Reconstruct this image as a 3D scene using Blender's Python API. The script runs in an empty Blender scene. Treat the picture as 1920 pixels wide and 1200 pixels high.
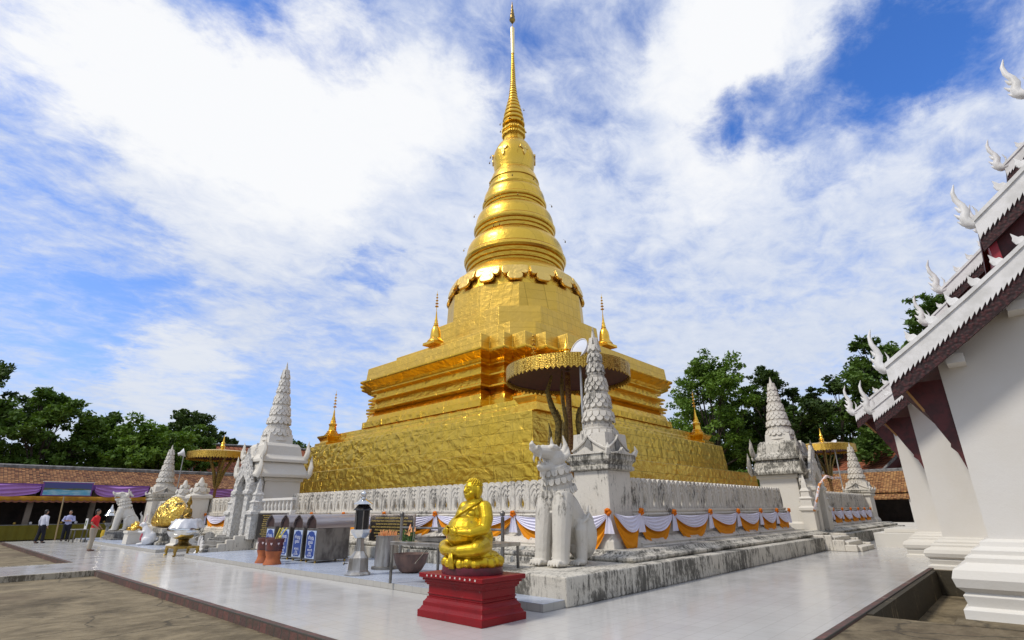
import bpy, bmesh, math, random
from mathutils import Vector, Matrix
import numpy as np
R = math.radians
PI = math.pi
rnd = random.Random(7)
SC = bpy.context.scene
COL = SC.collection

# ---------------------------------------------------------------- camera
AX, TILT, ROLL = R(42.8), R(20.0), R(0.5)
f0 = Vector((math.cos(AX), math.sin(AX), 0)); r0 = Vector((math.sin(AX), -math.cos(AX), 0)); u0 = Vector((0, 0, 1))
fw = math.cos(TILT) * f0 + math.sin(TILT) * u0
up = -math.sin(TILT) * f0 + math.cos(TILT) * u0
rt = math.cos(ROLL) * r0 - math.sin(ROLL) * up
up = math.cos(ROLL) * up + math.sin(ROLL) * r0
cam = bpy.data.objects.new('camera', bpy.data.cameras.new('camera'))
COL.objects.link(cam)
cam.matrix_world = Matrix(((rt.x, up.x, -fw.x, 0), (rt.y, up.y, -fw.y, 0), (rt.z, up.z, -fw.z, 1.65), (0, 0, 0, 1)))
cam.data.sensor_width = 36; cam.data.lens = 36 * 980 / 1920
cam.data.clip_start = 0.1; cam.data.clip_end = 2000
SC.camera = cam

# ---------------------------------------------------------------- world
SUN_AZ, SUN_EL = R(158), R(52)      # direction to the sun, counter-clockwise from +X
w = bpy.data.worlds.new('World'); SC.world = w; w.use_nodes = True
nt = w.node_tree; nt.nodes.clear()
def wn(t, **k):
    n = nt.nodes.new(t)
    for a, b in k.items(): setattr(n, a, b)
    return n
def wl(a, b): nt.links.new(a, b)
def wmath(op, a, b=None, c=None, clamp=False):
    n = wn('ShaderNodeMath', operation=op, use_clamp=clamp)
    for i, v in enumerate((a, b, c)):
        if v is None: continue
        if isinstance(v, (int, float)): n.inputs[i].default_value = v
        else: wl(v, n.inputs[i])
    return n.outputs[0]
def wvec(op, a, b=None):
    n = wn('ShaderNodeVectorMath', operation=op)
    for i, v in enumerate((a, b)):
        if v is None: continue
        if isinstance(v, (tuple, list)): n.inputs[i].default_value = v
        else: wl(v, n.inputs[i])
    return n
sky = wn('ShaderNodeTexSky', sky_type='NISHITA', sun_disc=False)
sky.sun_elevation = SUN_EL; sky.sun_rotation = R(90) - SUN_AZ
sky.air_density = 1.0; sky.dust_density = 0.4; sky.ozone_density = 2.5
tc = wn('ShaderNodeTexCoord')
D = tc.outputs['Generated']
sep = wn('ShaderNodeSeparateXYZ'); wl(D, sep.inputs[0])
zz = wmath('ADD', wmath('MAXIMUM', sep.outputs[2], 0.0), 0.16)
pl = wn('ShaderNodeCombineXYZ')
wl(wmath('DIVIDE', sep.outputs[0], zz), pl.inputs[0]); wl(wmath('DIVIDE', sep.outputs[1], zz), pl.inputs[1])
P0 = pl.outputs[0]
def wnoise(vec, scale, detail=6, rough=.55, dist=0.0, rot=0, stretch=(1, 1, 1), off=(0, 0, 0)):
    m = wn('ShaderNodeMapping'); m.inputs['Rotation'].default_value = (0, 0, rot); m.inputs['Scale'].default_value = stretch; m.inputs['Location'].default_value = off
    wl(vec, m.inputs[0])
    n = wn('ShaderNodeTexNoise'); n.inputs['Scale'].default_value = scale; n.inputs['Detail'].default_value = detail
    n.inputs['Roughness'].default_value = rough; n.inputs['Distortion'].default_value = dist
    wl(m.outputs[0], n.inputs[0]); return n
warp = wnoise(P0, 4.2, 7, .65)
wv = wvec('SUBTRACT', warp.outputs['Color'], (.5, .5, .5))
wv2 = wn('ShaderNodeVectorMath', operation='SCALE'); wl(wv.outputs[0], wv2.inputs[0]); wv2.inputs['Scale'].default_value = 0.17
Dw = wvec('NORMALIZE', wvec('ADD', D, wv2.outputs[0]).outputs[0]).outputs[0]
def blobs(lst):
    acc = None
    for x, y, z, r, s in lst:
        d = wvec('DOT_PRODUCT', Dw, (x, y, z)).outputs['Value']
        mr = wn('ShaderNodeMapRange', interpolation_type='SMOOTHSTEP')
        mr.inputs['From Min'].default_value = math.cos(R(r * 1.5)); mr.inputs['From Max'].default_value = 1 - (1 - math.cos(R(r))) * .15
        mr.inputs['To Max'].default_value = s
        wl(d, mr.inputs['Value'])
        acc = mr.outputs[0] if acc is None else wmath('ADD', acc, mr.outputs[0])
    return acc
# bright cloud banks and blue openings, as directions in the sky over the temple
CLOUD = [(0.307,0.723,0.619,8,.75),(0.448,0.588,0.673,5,0.6),(0.044,0.792,0.609,5,0.5),(0.159,0.776,0.610,6,0.6),(0.699,0.206,0.685,5,0.6),(0.698,0.119,0.706,5,0.55),(0.232,0.950,0.211,4,0.6),(0.797,0.269,0.542,5,0.4),(0.251,0.812,0.527,8,0.4),(-0.017,0.802,0.597,6,0.5)]
BLUE = [(0.790,0.009,0.613,4.5,.9),(0.792,-0.053,0.608,4.5,0.7),(0.807,-0.117,0.579,4,0.6),(0.781,0.173,0.600,3.6,.85),(0.762,0.246,0.599,3,0.7),(0.850,0.088,0.520,4,0.4),(0.579,0.418,0.700,8,0.6),(0.231,0.669,0.707,7,0.8),(-0.074,0.792,0.606,7,0.7),(0.120,0.707,0.697,5,0.4),(0.072,0.953,0.294,7,0.5),(0.199,0.946,0.256,6,0.5),(0.439,0.875,0.205,7,0.55),(0.334,0.932,0.143,6,0.4),(0.066,0.921,0.384,6,0.35),(0.464,0.776,0.428,2.5,0.6),(0.026,0.844,0.535,6,0.4),(0.436,0.495,0.752,6,0.4),(0.632,0.240,0.737,4,0.3),(0.897,-0.046,0.439,4,0.4),(0.056,0.973,0.222,5,0.4)]
bw, bb = blobs(CLOUD), blobs(BLUE)
n1 = wnoise(P0, 1.7, 9, .62, .0, R(35), (1, 1.3, 1), (3.1, 1.7, 0)).outputs['Fac']
n2 = wnoise(P0, 8.5, 8, .66, .35, R(60), (1, 1.35, 1), (9.3, 4.1, 0)).outputs['Fac']
cov = wmath('ADD', wmath('MULTIPLY', n1, 1.0), wmath('MULTIPLY', n2, .70))
cov = wmath('ADD', cov, wmath('MULTIPLY', bw, .40))
cov = wmath('SUBTRACT', cov, wmath('MULTIPLY', bb, .36))
mask = wn('ShaderNodeMapRange', interpolation_type='SMOOTHSTEP'); wl(cov, mask.inputs['Value'])
mask.inputs['From Min'].default_value = .30; mask.inputs['From Max'].default_value = .92
tone = wn('ShaderNodeMapRange', interpolation_type='SMOOTHSTEP')
wl(wmath('ADD', wmath('ADD', wmath('MULTIPLY', bw, .60), wmath('MULTIPLY', n2, .75)), wmath('MULTIPLY', n1, .35)), tone.inputs['Value'])
tone.inputs['From Min'].default_value = .30; tone.inputs['From Max'].default_value = 1.05
cc = wn('ShaderNodeMix', data_type='RGBA'); wl(tone.outputs[0], cc.inputs['Factor'])
cc.inputs['A'].default_value = (5.2, 6.0, 7.9, 1); cc.inputs['B'].default_value = (8.9, 9.0, 9.2, 1)
# low sky: greyer cloud near the horizon
hz = wn('ShaderNodeMapRange'); wl(sep.outputs[2], hz.inputs['Value']); hz.inputs['From Min'].default_value = .50; hz.inputs['From Max'].default_value = 0.08
hz.inputs['To Max'].default_value = .55
cg = wn('ShaderNodeMix', data_type='RGBA'); wl(hz.outputs[0], cg.inputs['Factor']); wl(cc.outputs['Result'], cg.inputs['A']); cg.inputs['B'].default_value = (6.6, 6.8, 7.2, 1)
tint = wn('ShaderNodeMix', data_type='RGBA', blend_type='MULTIPLY'); tint.inputs['Factor'].default_value = 1
wl(sky.outputs[0], tint.inputs['A']); tint.inputs['B'].default_value = (0.66, 1.20, 2.05, 1)
mx = wn('ShaderNodeMix', data_type='RGBA'); wl(mask.outputs[0], mx.inputs['Factor']); wl(tint.outputs['Result'], mx.inputs['A']); wl(cg.outputs['Result'], mx.inputs['B'])
mz = wn('ShaderNodeMix', data_type='RGBA'); wl(hz.outputs[0], mz.inputs['Factor']); wl(mx.outputs['Result'], mz.inputs['A']); mz.inputs['B'].default_value = (5.4, 6.3, 8.0, 1)
bg = wn('ShaderNodeBackground'); bg.inputs['Strength'].default_value = 0.1; wl(mz.outputs['Result'], bg.inputs[0])
wo = wn('ShaderNodeOutputWorld'); wl(bg.outputs[0], wo.inputs[0])

# ---------------------------------------------------------------- sun
sl = bpy.data.lights.new('sun', 'SUN'); sl.energy = 2.5; sl.angle = R(10); sl.color = (1, .93, .82)
so = bpy.data.objects.new('sun', sl); COL.objects.link(so)
sd = Vector((math.cos(SUN_EL) * math.cos(SUN_AZ), math.cos(SUN_EL) * math.sin(SUN_AZ), math.sin(SUN_EL)))
so.rotation_euler = sd.to_track_quat('Z', 'Y').to_euler(); so.location = (-20, 20, 60)
vs = SC.view_settings
vs.view_transform = 'Standard'; vs.look = 'None'; vs.exposure = 0.10; vs.gamma = 1.0; vs.use_curve_mapping = False

# ================================================================ helpers
class MB:
    def __init__(s): s.v = []; s.f = []
    def add(s, vs_, fs_):
        o = len(s.v); s.v += [tuple(p) for p in vs_]; s.f += [tuple(i + o for i in q) for q in fs_]; return s
    def box(s, x0, y0, z0, x1, y1, z1):
        v = [(x0,y0,z0),(x1,y0,z0),(x1,y1,z0),(x0,y1,z0),(x0,y0,z1),(x1,y0,z1),(x1,y1,z1),(x0,y1,z1)]
        return s.add(v, [(0,3,2,1),(4,5,6,7),(0,1,5,4),(1,2,6,5),(2,3,7,6),(3,0,4,7)])
    def cbox(s, c, d, M=None):
        h = [k / 2 for k in d]; t = MB().box(-h[0], -h[1], -h[2], *h)
        for p in t.v:
            pass
        vs_ = [(Vector(p) if M is None else M @ Vector(p)) + Vector(c) for p in t.v]
        return s.add(vs_, t.f)
    def loft(s, rings, caps=True, closed=True):
        n = len(rings[0]); vs_ = [p for r in rings for p in r]; fs_ = []
        for i in range(len(rings) - 1):
            for j in range(n if closed else n - 1):
                a, b = i * n + j, i * n + (j + 1) % n
                fs_.append((a, b, b + n, a + n))
        if caps and closed:
            fs_.append(tuple(reversed(range(n)))); m = (len(rings) - 1) * n; fs_.append(tuple(range(m, m + n)))
        return s.add(vs_, fs_)
    def lathe(s, prof, n=24, c=(0,0,0), a0=0.0, caps=True, sx=1, sy=1):
        rings = [[(c[0] + sx * r * math.cos(a0 + 2*PI*k/n), c[1] + sy * r * math.sin(a0 + 2*PI*k/n), c[2] + z) for k in range(n)] for r, z in prof]
        return s.loft(rings, caps)
    def tube(s, pts, rads, n=8, caps=True, flat=1.0):
        pts = [Vector(p) for p in pts]
        if isinstance(rads, (int, float)): rads = [rads] * len(pts)
        rings = []; ref = None
        for i, p in enumerate(pts):
            t = (pts[min(i+1, len(pts)-1)] - pts[max(i-1, 0)])
            t = t.normalized() if t.length > 1e-9 else Vector((0, 0, 1))
            if ref is None:
                ref = Vector((0, 0, 1)) if abs(t.z) < .9 else Vector((1, 0, 0))
                ref = (ref - t * ref.dot(t)).normalized()
            else:
                q = ref - t * ref.dot(t)
                ref = q.normalized() if q.length > 1e-6 else ref
            b = t.cross(ref)
            rings.append([p + (ref * math.cos(2*PI*k/n) + b * math.sin(2*PI*k/n) * flat) * max(rads[i], 1e-4) for k in range(n)])
        return s.loft(rings, caps)
    def ball(s, c, r, n=14, m=9, M=None):
        if isinstance(r, (int, float)): r = (r, r, r)
        rings = []
        for i in range(1, m):
            ph = PI * i / m
            ring = [Vector((r[0]*math.sin(ph)*math.cos(2*PI*k/n), r[1]*math.sin(ph)*math.sin(2*PI*k/n), -r[2]*math.cos(ph))) for k in range(n)]
            rings.append([(p if M is None else M @ p) + Vector(c) for p in ring])
        a = Vector((0, 0, -r[2])); b = Vector((0, 0, r[2]))
        if M is not None: a = M @ a; b = M @ b
        o = len(s.v); s.loft(rings, False)
        s.v += [tuple(a + Vector(c)), tuple(b + Vector(c))]; ia = len(s.v) - 2; L = o + (m - 2) * n
        for k in range(n):
            s.f.append((ia, o + (k+1) % n, o + k)); s.f.append((ia + 1, L + k, L + (k+1) % n))
        return s
    def slab(s, poly, o, U, V, t0, t1):
        """2-D outline (u,v) laid on plane o,U,V and given a thickness t0..t1 along U x V"""
        o = Vector(o); U = Vector(U); V = Vector(V); N = U.cross(V).normalized(); n = len(poly)
        a = [o + U*p[0] + V*p[1] + N*t0 for p in poly]; b = [o + U*p[0] + V*p[1] + N*t1 for p in poly]
        return s.add(a + b, [tuple(reversed(range(n))), tuple(range(n, 2*n))] + [(k, (k+1) % n, (k+1) % n + n, k + n) for k in range(n)])
    def grid(s, fn, nu, nv):
        vs_ = [fn(i / nu, j / nv) for j in range(nv + 1) for i in range(nu + 1)]
        fs_ = [(j*(nu+1)+i, j*(nu+1)+i+1, (j+1)*(nu+1)+i+1, (j+1)*(nu+1)+i) for j in range(nv) for i in range(nu)]
        return s.add(vs_, fs_)
    def xf(s, M):
        s.v = [tuple(M @ Vector(p)) for p in s.v]; return s
    def merge(s, o, M=None):
        return s.add([M @ Vector(p) for p in o.v] if M is not None else o.v, o.f)
    def build(s, name, m, parent=None, smooth=None, bevel=0, world=False, remesh=0, thick=0):
        me = bpy.data.meshes.new(name)
        off = Vector((0, 0, 0))
        if world and parent is not None:
            q = parent
            while q is not None: off += q.location; q = q.parent
        me.from_pydata([tuple(Vector(p) - off) for p in s.v], [], s.f)
        bm = bmesh.new(); bm.from_mesh(me); bmesh.ops.recalc_face_normals(bm, faces=bm.faces); bm.to_mesh(me); bm.free()
        me.materials.append(m)
        ob = bpy.data.objects.new(name, me); COL.objects.link(ob)
        if parent is not None: ob.parent = parent
        if smooth is not None:
            me.polygons.foreach_set('use_smooth', [True] * len(me.polygons))
            if smooth < 180 and not remesh: me.set_sharp_from_angle(angle=R(smooth))
        if thick:
            q = ob.modifiers.new('thickness', 'SOLIDIFY'); q.thickness = thick; q.offset = 0
        if remesh:
            q = ob.modifiers.new('sculpt', 'REMESH'); q.mode = 'VOXEL'; q.voxel_size = remesh; q.use_smooth_shade = True
            q = ob.modifiers.new('soften', 'SMOOTH'); q.factor = .5; q.iterations = 3
        if bevel:
            q = ob.modifiers.new('edge', 'BEVEL'); q.width = bevel; q.segments = 2; q.limit_method = 'ANGLE'; q.angle_limit = R(40)
        return ob

def empty(name, loc, label, cat, group=None, rz=0):
    o = bpy.data.objects.new(name, None); o.empty_display_size = .2; COL.objects.link(o)
    o.location = loc; o.rotation_euler = (0, 0, rz); tag(o, label, cat, group); return o
def tag(o, label, cat, group=None, kind=None):
    o['label'] = label; o['category'] = cat
    if group: o['group'] = group
    if kind: o['kind'] = kind
    return o
def structure(o): o['kind'] = 'structure'; return o
KIDS = {}
def dup(o, loc=None, rz=None, label=None, parent=None):
    c = o.copy(); COL.objects.link(c)
    if parent is not None: c.parent = parent
    if loc is not None: c.location = loc
    if rz is not None: c.rotation_euler = (0, 0, rz)
    if label: c['label'] = label
    for k in o.children: dup(k, parent=c)
    return c
def rz(a): return Matrix.Rotation(a, 4, 'Z')
def arc(c, r, a0, a1, n, ax=(1,0,0), ay=(0,0,1)):
    c = Vector(c); ax = Vector(ax); ay = Vector(ay)
    return [c + ax*(r*math.cos(a0+(a1-a0)*i/n)) + ay*(r*math.sin(a0+(a1-a0)*i/n)) for i in range(n+1)]

# ================================================================ materials
class NT:
    def __init__(s, name):
        s.m = bpy.data.materials.new(name); s.m.use_nodes = True; s.t = s.m.node_tree
        s.b = s.t.nodes['Principled BSDF']; s.out = s.t.nodes['Material Output']
        s.pos = s.n('ShaderNodeNewGeometry').outputs['Position']
    def n(s, t, **k):
        q = s.t.nodes.new(t)
        for a, b in k.items(): setattr(q, a, b)
        return q
    def l(s, a, b): s.t.links.new(a, b)
    def put(s, sock, v):
        if isinstance(v, (int, float)): sock.default_value = v
        elif isinstance(v, (tuple, list)): sock.default_value = tuple(v) + ((1,) if len(v) == 3 and len(sock.default_value) == 4 else ())
        else: s.l(v, sock)
    def math(s, op, a, b=0.0, clamp=False):
        q = s.n('ShaderNodeMath', operation=op, use_clamp=clamp); s.put(q.inputs[0], a); s.put(q.inputs[1], b); return q.outputs[0]
    def map(s, v, scale=(1,1,1), rot=(0,0,0), loc=(0,0,0)):
        q = s.n('ShaderNodeMapping'); q.inputs['Scale'].default_value = scale; q.inputs['Rotation'].default_value = rot; q.inputs['Location'].default_value = loc
        s.l(v, q.inputs[0]); return q.outputs[0]
    def noise(s, scale, stretch=(1,1,1), detail=5, rough=.6, dist=0, vec=None, rot=(0,0,0), color=False):
        q = s.n('ShaderNodeTexNoise'); q.inputs['Scale'].default_value = scale; q.inputs['Detail'].default_value = detail
        q.inputs['Roughness'].default_value = rough; q.inputs['Distortion'].default_value = dist
        s.l(s.map(vec or s.pos, stretch, rot), q.inputs[0]); return q.outputs['Color' if color else 'Fac']
    def step(s, v, lo, hi, tmax=1.0):
        q = s.n('ShaderNodeMapRange', interpolation_type='SMOOTHSTEP'); s.l(v, q.inputs['Value'])
        q.inputs['From Min'].default_value = lo; q.inputs['From Max'].default_value = hi; q.inputs['To Max'].default_value = tmax; return q.outputs[0]
    def mix(s, f, a, b, blend='MIX'):
        q = s.n('ShaderNodeMix', data_type='RGBA', blend_type=blend)
        s.put(q.inputs['Factor'], f); s.put(q.inputs['A'], a); s.put(q.inputs['B'], b); return q.outputs['Result']
    def bump(s, h, strength=.5, dist=.05, normal=None):
        q = s.n('ShaderNodeBump'); q.inputs['Strength'].default_value = strength; q.inputs['Distance'].default_value = dist
        s.l(h, q.inputs['Height'])
        if normal is not None: s.l(normal, q.inputs['Normal'])
        return q.outputs[0]
    def done(s, col, rough=.6, metal=0.0, normal=None, spec=None):
        s.put(s.b.inputs['Base Color'], col); s.put(s.b.inputs['Roughness'], rough); s.put(s.b.inputs['Metallic'], metal)
        if normal is not None: s.l(normal, s.b.inputs['Normal'])
        if spec is not None: s.b.inputs['Specular IOR Level'].default_value = spec
        return s.m
    def plane(s, a, b):
        """2-D coordinates picked from world position, a and b as weights of x, y, z"""
        u = s.n('ShaderNodeVectorMath', operation='DOT_PRODUCT'); s.l(s.pos, u.inputs[0]); u.inputs[1].default_value = a
        v = s.n('ShaderNodeVectorMath', operation='DOT_PRODUCT'); s.l(s.pos, v.inputs[0]); v.inputs[1].default_value = b
        c = s.n('ShaderNodeCombineXYZ'); s.l(u.outputs['Value'], c.inputs[0]); s.l(v.outputs['Value'], c.inputs[1]); return c.outputs[0]
    def brick(s, vec, w, h, mortar, c1=(0,0,0), c2=(1,1,1), cm=(.5,.5,.5), off=.5):
        q = s.n('ShaderNodeTexBrick'); s.l(vec, q.inputs['Vector']); q.inputs['Scale'].default_value = 1
        q.inputs['Brick Width'].default_value = w; q.inputs['Row Height'].default_value = h; q.inputs['Mortar Size'].default_value = mortar
        q.inputs['Color1'].default_value = (*c1, 1); q.inputs['Color2'].default_value = (*c2, 1); q.inputs['Mortar'].default_value = (*cm, 1)
        q.offset = off; q.inputs['Mortar Smooth'].default_value = .1; return q

def simple(name, col, rough=.55, metal=0.0, col2=None, scale=4.0, stretch=(1,1,1), lo=.4, hi=.65, bump=0.0, bscale=30.0, bdist=.01, spec=None):
    t = NT(name); c = col
    if col2 is not None: c = t.mix(t.step(t.noise(scale, stretch, 6), lo, hi), col, col2)
    n = t.bump(t.noise(bscale, (1,1,1), 4), bump, bdist) if bump else None
    return t.done(c, rough, metal, n, spec)

def plaster(name, base, dark, amt, streak=True, rough=.75, bump=.35):
    """lime-washed plaster with black rain streaks and mould patches"""
    t = NT(name)
    s1 = t.noise(13, (1, 1, .15), 8, .72, .3)
    s2 = t.noise(.85, (1, 1, 1.1), 8, .68, .6)
    s3 = t.noise(28, (1, 1, .45), 5, .78)
    s = t.math('ADD', t.math('MULTIPLY', s1, .48), t.math('ADD', t.math('MULTIPLY', s2, .52), t.math('MULTIPLY', s3, .25)))
    m = t.step(s, .785 - amt, .895 - amt, .88)
    warm = t.mix(t.noise(1.3, (1,1,1), 4), base, tuple(k * q for k, q in zip(base, (.93, .9, .84))))
    c = t.mix(m, warm, dark)
    h = t.math('ADD', t.noise(9, (1,1,1), 6, .65), t.math('MULTIPLY', t.noise(45, (1,1,1), 3), .4))
    return t.done(c, rough, 0, t.bump(h, bump, .03), .3)

W_BASE = (.64, .615, .565)
M = {}
M['plaster'] = plaster('plaster_white', W_BASE, (.12, .11, .10), .07)
M['plaster_old'] = plaster('plaster_weathered', (.62, .59, .535), (.085, .08, .07), .15)
M['plaster_stone'] = plaster('plaster_statue', (.60, .575, .525), (.16, .15, .13), .105, bump=.45)
M['plaster_mould'] = plaster('plaster_mouldy', (.56, .535, .475), (.050, .047, .038), .205, bump=.5)
M['plaster_shrine'] = plaster('plaster_shrine', (.68, .66, .62), (.2, .19, .17), .06)
M['plaster_carved'] = None
t = NT('plaster_carved')
ca = t.n('ShaderNodeTexVoronoi', feature='SMOOTH_F1'); ca.inputs['Scale'].default_value = 6.5; t.l(t.pos, ca.inputs[0])
cn = t.noise(9, (1,1,1), 4, .6, 1.5)
ch_ = t.math('ADD', t.math('MULTIPLY', ca.outputs['Distance'], -1.0), cn)
cs = t.step(t.noise(3.5, (1,1,.25), 7, .7), .58, .72, .6)
M['plaster_carved'] = t.done(t.mix(cs, (.67, .65, .61), (.22, .21, .19)), .75, 0, t.bump(ch_, 1.0, .10), .3)
M['limewash'] = plaster('limewash_clean', (.66, .645, .62), (.40, .39, .36), -.03, bump=.12)
M['limewash_base'] = plaster('limewash_base', (.66, .645, .61), (.16, .15, .12), .03, bump=.15)

def gold_sheet(name, crumple, seamw, seamh, boff=.5, seamk=.8, base=(.76, .49, .06), rough=.31, seams=True, scale=1.0):
    t = NT(name)
    uv = t.plane((1, 1, 0), (0, 0, 1))
    b = t.brick(uv, seamw, seamh, .012, (.0, .0, .0), (1, 1, 1), (.5, .5, .5), boff)
    sh = t.noise(.35, (1,1,1), 3)
    c = t.mix(t.step(b.outputs['Color'], 0, 1), tuple(k * .90 for k in base), base)
    c = t.mix(t.step(sh, .35, .7, .55), c, (base[0] * .86, base[1] * .90, base[2] * 1.3))
    if seams: c = t.mix(t.math('MULTIPLY', b.outputs['Fac'], seamk), c, tuple(k * .35 for k in base))
    n1 = t.noise(1.15 * scale, (1, 1, 1.3), 2, .5, 1.6)
    n2 = t.noise(3.4 * scale, (1, 1, .7), 2, .5, 1.2)
    v = t.n('ShaderNodeTexVoronoi', feature='SMOOTH_F1'); v.inputs['Scale'].default_value = 1.7 * scale; v.inputs['Smoothness'].default_value = .35
    t.l(t.map(t.pos, (1, 1, 1.5)), v.inputs[0])
    f = t.n('ShaderNodeTexNoise'); f.inputs['Scale'].default_value = 14
    t.l(t.map(t.pos, (1, 1, .5)), f.inputs[0])
    h = t.math('ADD', t.math('MULTIPLY', n1, 1.0), t.math('ADD', t.math('MULTIPLY', n2, .35), t.math('MULTIPLY', v.outputs['Distance'], .55)))
    h = t.math('ADD', h, t.math('MULTIPLY', f.outputs['Fac'], .05))
    h = t.math('SUBTRACT', h, t.math('MULTIPLY', b.outputs['Fac'], .10 if seams else 0))
    return t.done(c, rough, 1.0, t.bump(h, 1.0, crumple))
M['gold_crumple'] = gold_sheet('gold_sheet_crumpled', .064, 1.3, .62)
M['gold_panel'] = gold_sheet('gold_sheet_panel', .030, .62, .80, 0.0, .5, base=(.78, .50, .085), rough=.44)
M['gold_ring'] = gold_sheet('gold_sheet_ring', .022, .5, 1.4, 0.0, .35, base=(.82, .52, .07), rough=.34)
M['gold_mould'] = gold_sheet('gold_sheet_moulding', .05, 2.4, 3.0, base=(.84, .50, .05), rough=.28)
M['gold_leaf'] = gold_sheet('gold_leaf_relief', .05, 5, 5, base=(.84, .58, .16), rough=.42, seams=False)
M['gold_cast'] = simple('gold_cast', (.90, .55, .08), .26, 1.0, (.75, .42, .05), 2.5, bump=.15, bscale=8, bdist=.02)
t = NT('gold_paint_worn')
m_ = t.step(t.noise(9, (1,1,1), 6, .65), .56, .70, .75)
M['gold_paint'] = t.done(t.mix(m_, (.60, .41, .02), (.22, .15, .035)), t.math('ADD', t.math('MULTIPLY', m_, .25), .42), .8, t.bump(t.noise(22, (1,1,1), 4), .25, .02))
t = NT('gold_leaf_rock')
m_ = t.step(t.noise(2.2, (1,1,1), 5, .6), .58, .66)
M['gold_rock'] = t.done(t.mix(m_, (.82, .55, .12), (.10, .08, .03)), .3, t.math('SUBTRACT', 1.0, m_), t.bump(t.noise(3.5, (1,1,1), 3, .5, 1.0), 1.0, .22))
t = NT('gold_lattice')
vv = t.n('ShaderNodeTexVoronoi', feature='DISTANCE_TO_EDGE'); vv.inputs['Scale'].default_value = 15; vv.inputs['Randomness'].default_value = .55
t.l(t.pos, vv.inputs[0])
e_ = t.step(vv.outputs['Distance'], .05, .16)
M['gold_lattice'] = t.done(t.mix(e_, (.30, .16, .02), (.74, .49, .10)), .38, 1.0, t.bump(e_, .35, .03))
M['red_lacquer'] = simple('red_lacquer_lining', (.06, .006, .010), .6, 0, (.035, .004, .007), 8)
t = NT('red_gloss_paint')
m_ = t.step(t.noise(6.0, (1,1,1), 7, .7), .66, .74)
d_ = t.step(t.noise(3, (1,1,.6), 5), .45, .75, .5)
M['red_paint'] = t.done(t.mix(t.math('MULTIPLY', m_, .35), t.mix(d_, (.20, .003, .006), (.11, .003, .005)), (.36, .24, .2)), .42, 0, t.bump(t.noise(30, (1,1,1), 4), .2, .01), .3)
M['maroon_base'] = simple('maroon_statue_foot', (.11, .010, .022), .4, 0, (.07, .01, .015), 9, bump=.2)
M['chip'] = simple('paint_chip', (.55, .48, .44), .7)

# tiles
def tiles(name, base, grout, size, rough, var=.04, wet=.0):
    t = NT(name)
    b = t.brick(t.map(t.pos, (1, 1, 1), (0, 0, 0), (.07, .03, 0)), size, size, .006, (0,0,0), (1,1,1), (.5,.5,.5), 0.0)
    c = t.mix(t.math('MULTIPLY', b.outputs['Color'], 1.0), tuple(k * (1 - var) for k in base), base)
    c = t.mix(t.math('MULTIPLY', b.outputs['Fac'], .5), c, grout)
    st = t.step(t.noise(.55, (1,1,1), 6, .65), .48, .80, .16)
    c = t.mix(st, c, tuple(k * .74 for k in base))
    sp = t.step(t.noise(7, (1,1,1), 6, .75), .64, .72, .25)
    c = t.mix(sp, c, (.25, .23, .2))
    r = t.math('ADD', t.math('MULTIPLY', t.noise(1.1, (1,1,1), 4), .30), rough)
    h = t.math('ADD', t.math('MULTIPLY', b.outputs['Fac'], -.5), t.math('MULTIPLY', t.noise(1.6, (1,1,1), 3), .5))
    return t.done(c, r, 0, t.bump(h, .07, .02), .5)
M['tile'] = tiles('floor_tile_pale', (.52, .51, .495), (.36, .35, .33), .30, .02)
M['tile_blue'] = tiles('floor_tile_blue', (.42, .47, .57), (.30, .32, .36), .25, .12)
M['tile_edge'] = tiles('step_edge_tile', (.40, .385, .35), (.16, .15, .13), .30, .35)

t = NT('courtyard_concrete')
a_ = t.noise(.42, (1, 1, 1), 8, .68, .6, rot=(0, 0, R(42)))
b_ = t.noise(1.1, (.8, 1.2, 1), 8, .72, .5, rot=(0, 0, R(-42)))
g_ = t.noise(5, (.9, 1.1, 1), 7, .78)
k_ = t.math('ADD', t.math('MULTIPLY', a_, .5), t.math('ADD', t.math('MULTIPLY', b_, .6), t.math('MULTIPLY', g_, .3)))
c_ = t.mix(t.step(k_, .52, .86), (.075, .058, .034), (.26, .21, .13))
c_ = t.mix(t.step(t.noise(.16, (1,1,1), 6), .50, .68, .6), c_, (.12, .088, .055))
c_ = t.mix(t.step(t.noise(.5, (1,1,1), 6, .7), .62, .72, .5), c_, (.21, .10, .07))
cr = t.n('ShaderNodeTexVoronoi', feature='DISTANCE_TO_EDGE'); cr.inputs['Scale'].default_value = .42
t.l(t.map(t.noise(1.2, (1,1,1), 5, color=True), (.35, .35, .35)), cr.inputs[0])
va = t.n('ShaderNodeVectorMath', operation='ADD'); t.l(t.pos, va.inputs[0]); t.l(t.map(t.noise(1.0, (1,1,1), 6, color=True), (.9, .9, 0)), va.inputs[1]); t.l(va.outputs[0], cr.inputs[0])
c_ = t.mix(t.math('MULTIPLY', t.step(cr.outputs['Distance'], .012, .003), .6), c_, (.03, .025, .018))
M['court'] = t.done(c_, .85, 0, t.bump(t.noise(14, (1,1,1), 7, .7), .4, .03), .25)
t = NT('brick_curb')
uv = t.plane((1, 1, 0), (0, 0, 1))
b_ = t.brick(uv, .26, .30, .014, (.15, .062, .05), (.085, .048, .042), (.05, .045, .04))
c_ = t.mix(t.step(t.noise(5, (1,1,1), 7, .7), .42, .62, .7), b_.outputs['Color'], (.06, .05, .035))
c_ = t.mix(t.step(t.noise(1.1, (1,1,1), 5), .6, .75, .8), c_, (.42, .38, .32))
M['curb'] = t.done(c_, .8, 0, t.bump(t.noise(18, (1,1,1), 5), .5, .03))
M['curb_pale'] = plaster('stone_curb', (.42, .38, .30), (.09, .075, .05), .20)
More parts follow.
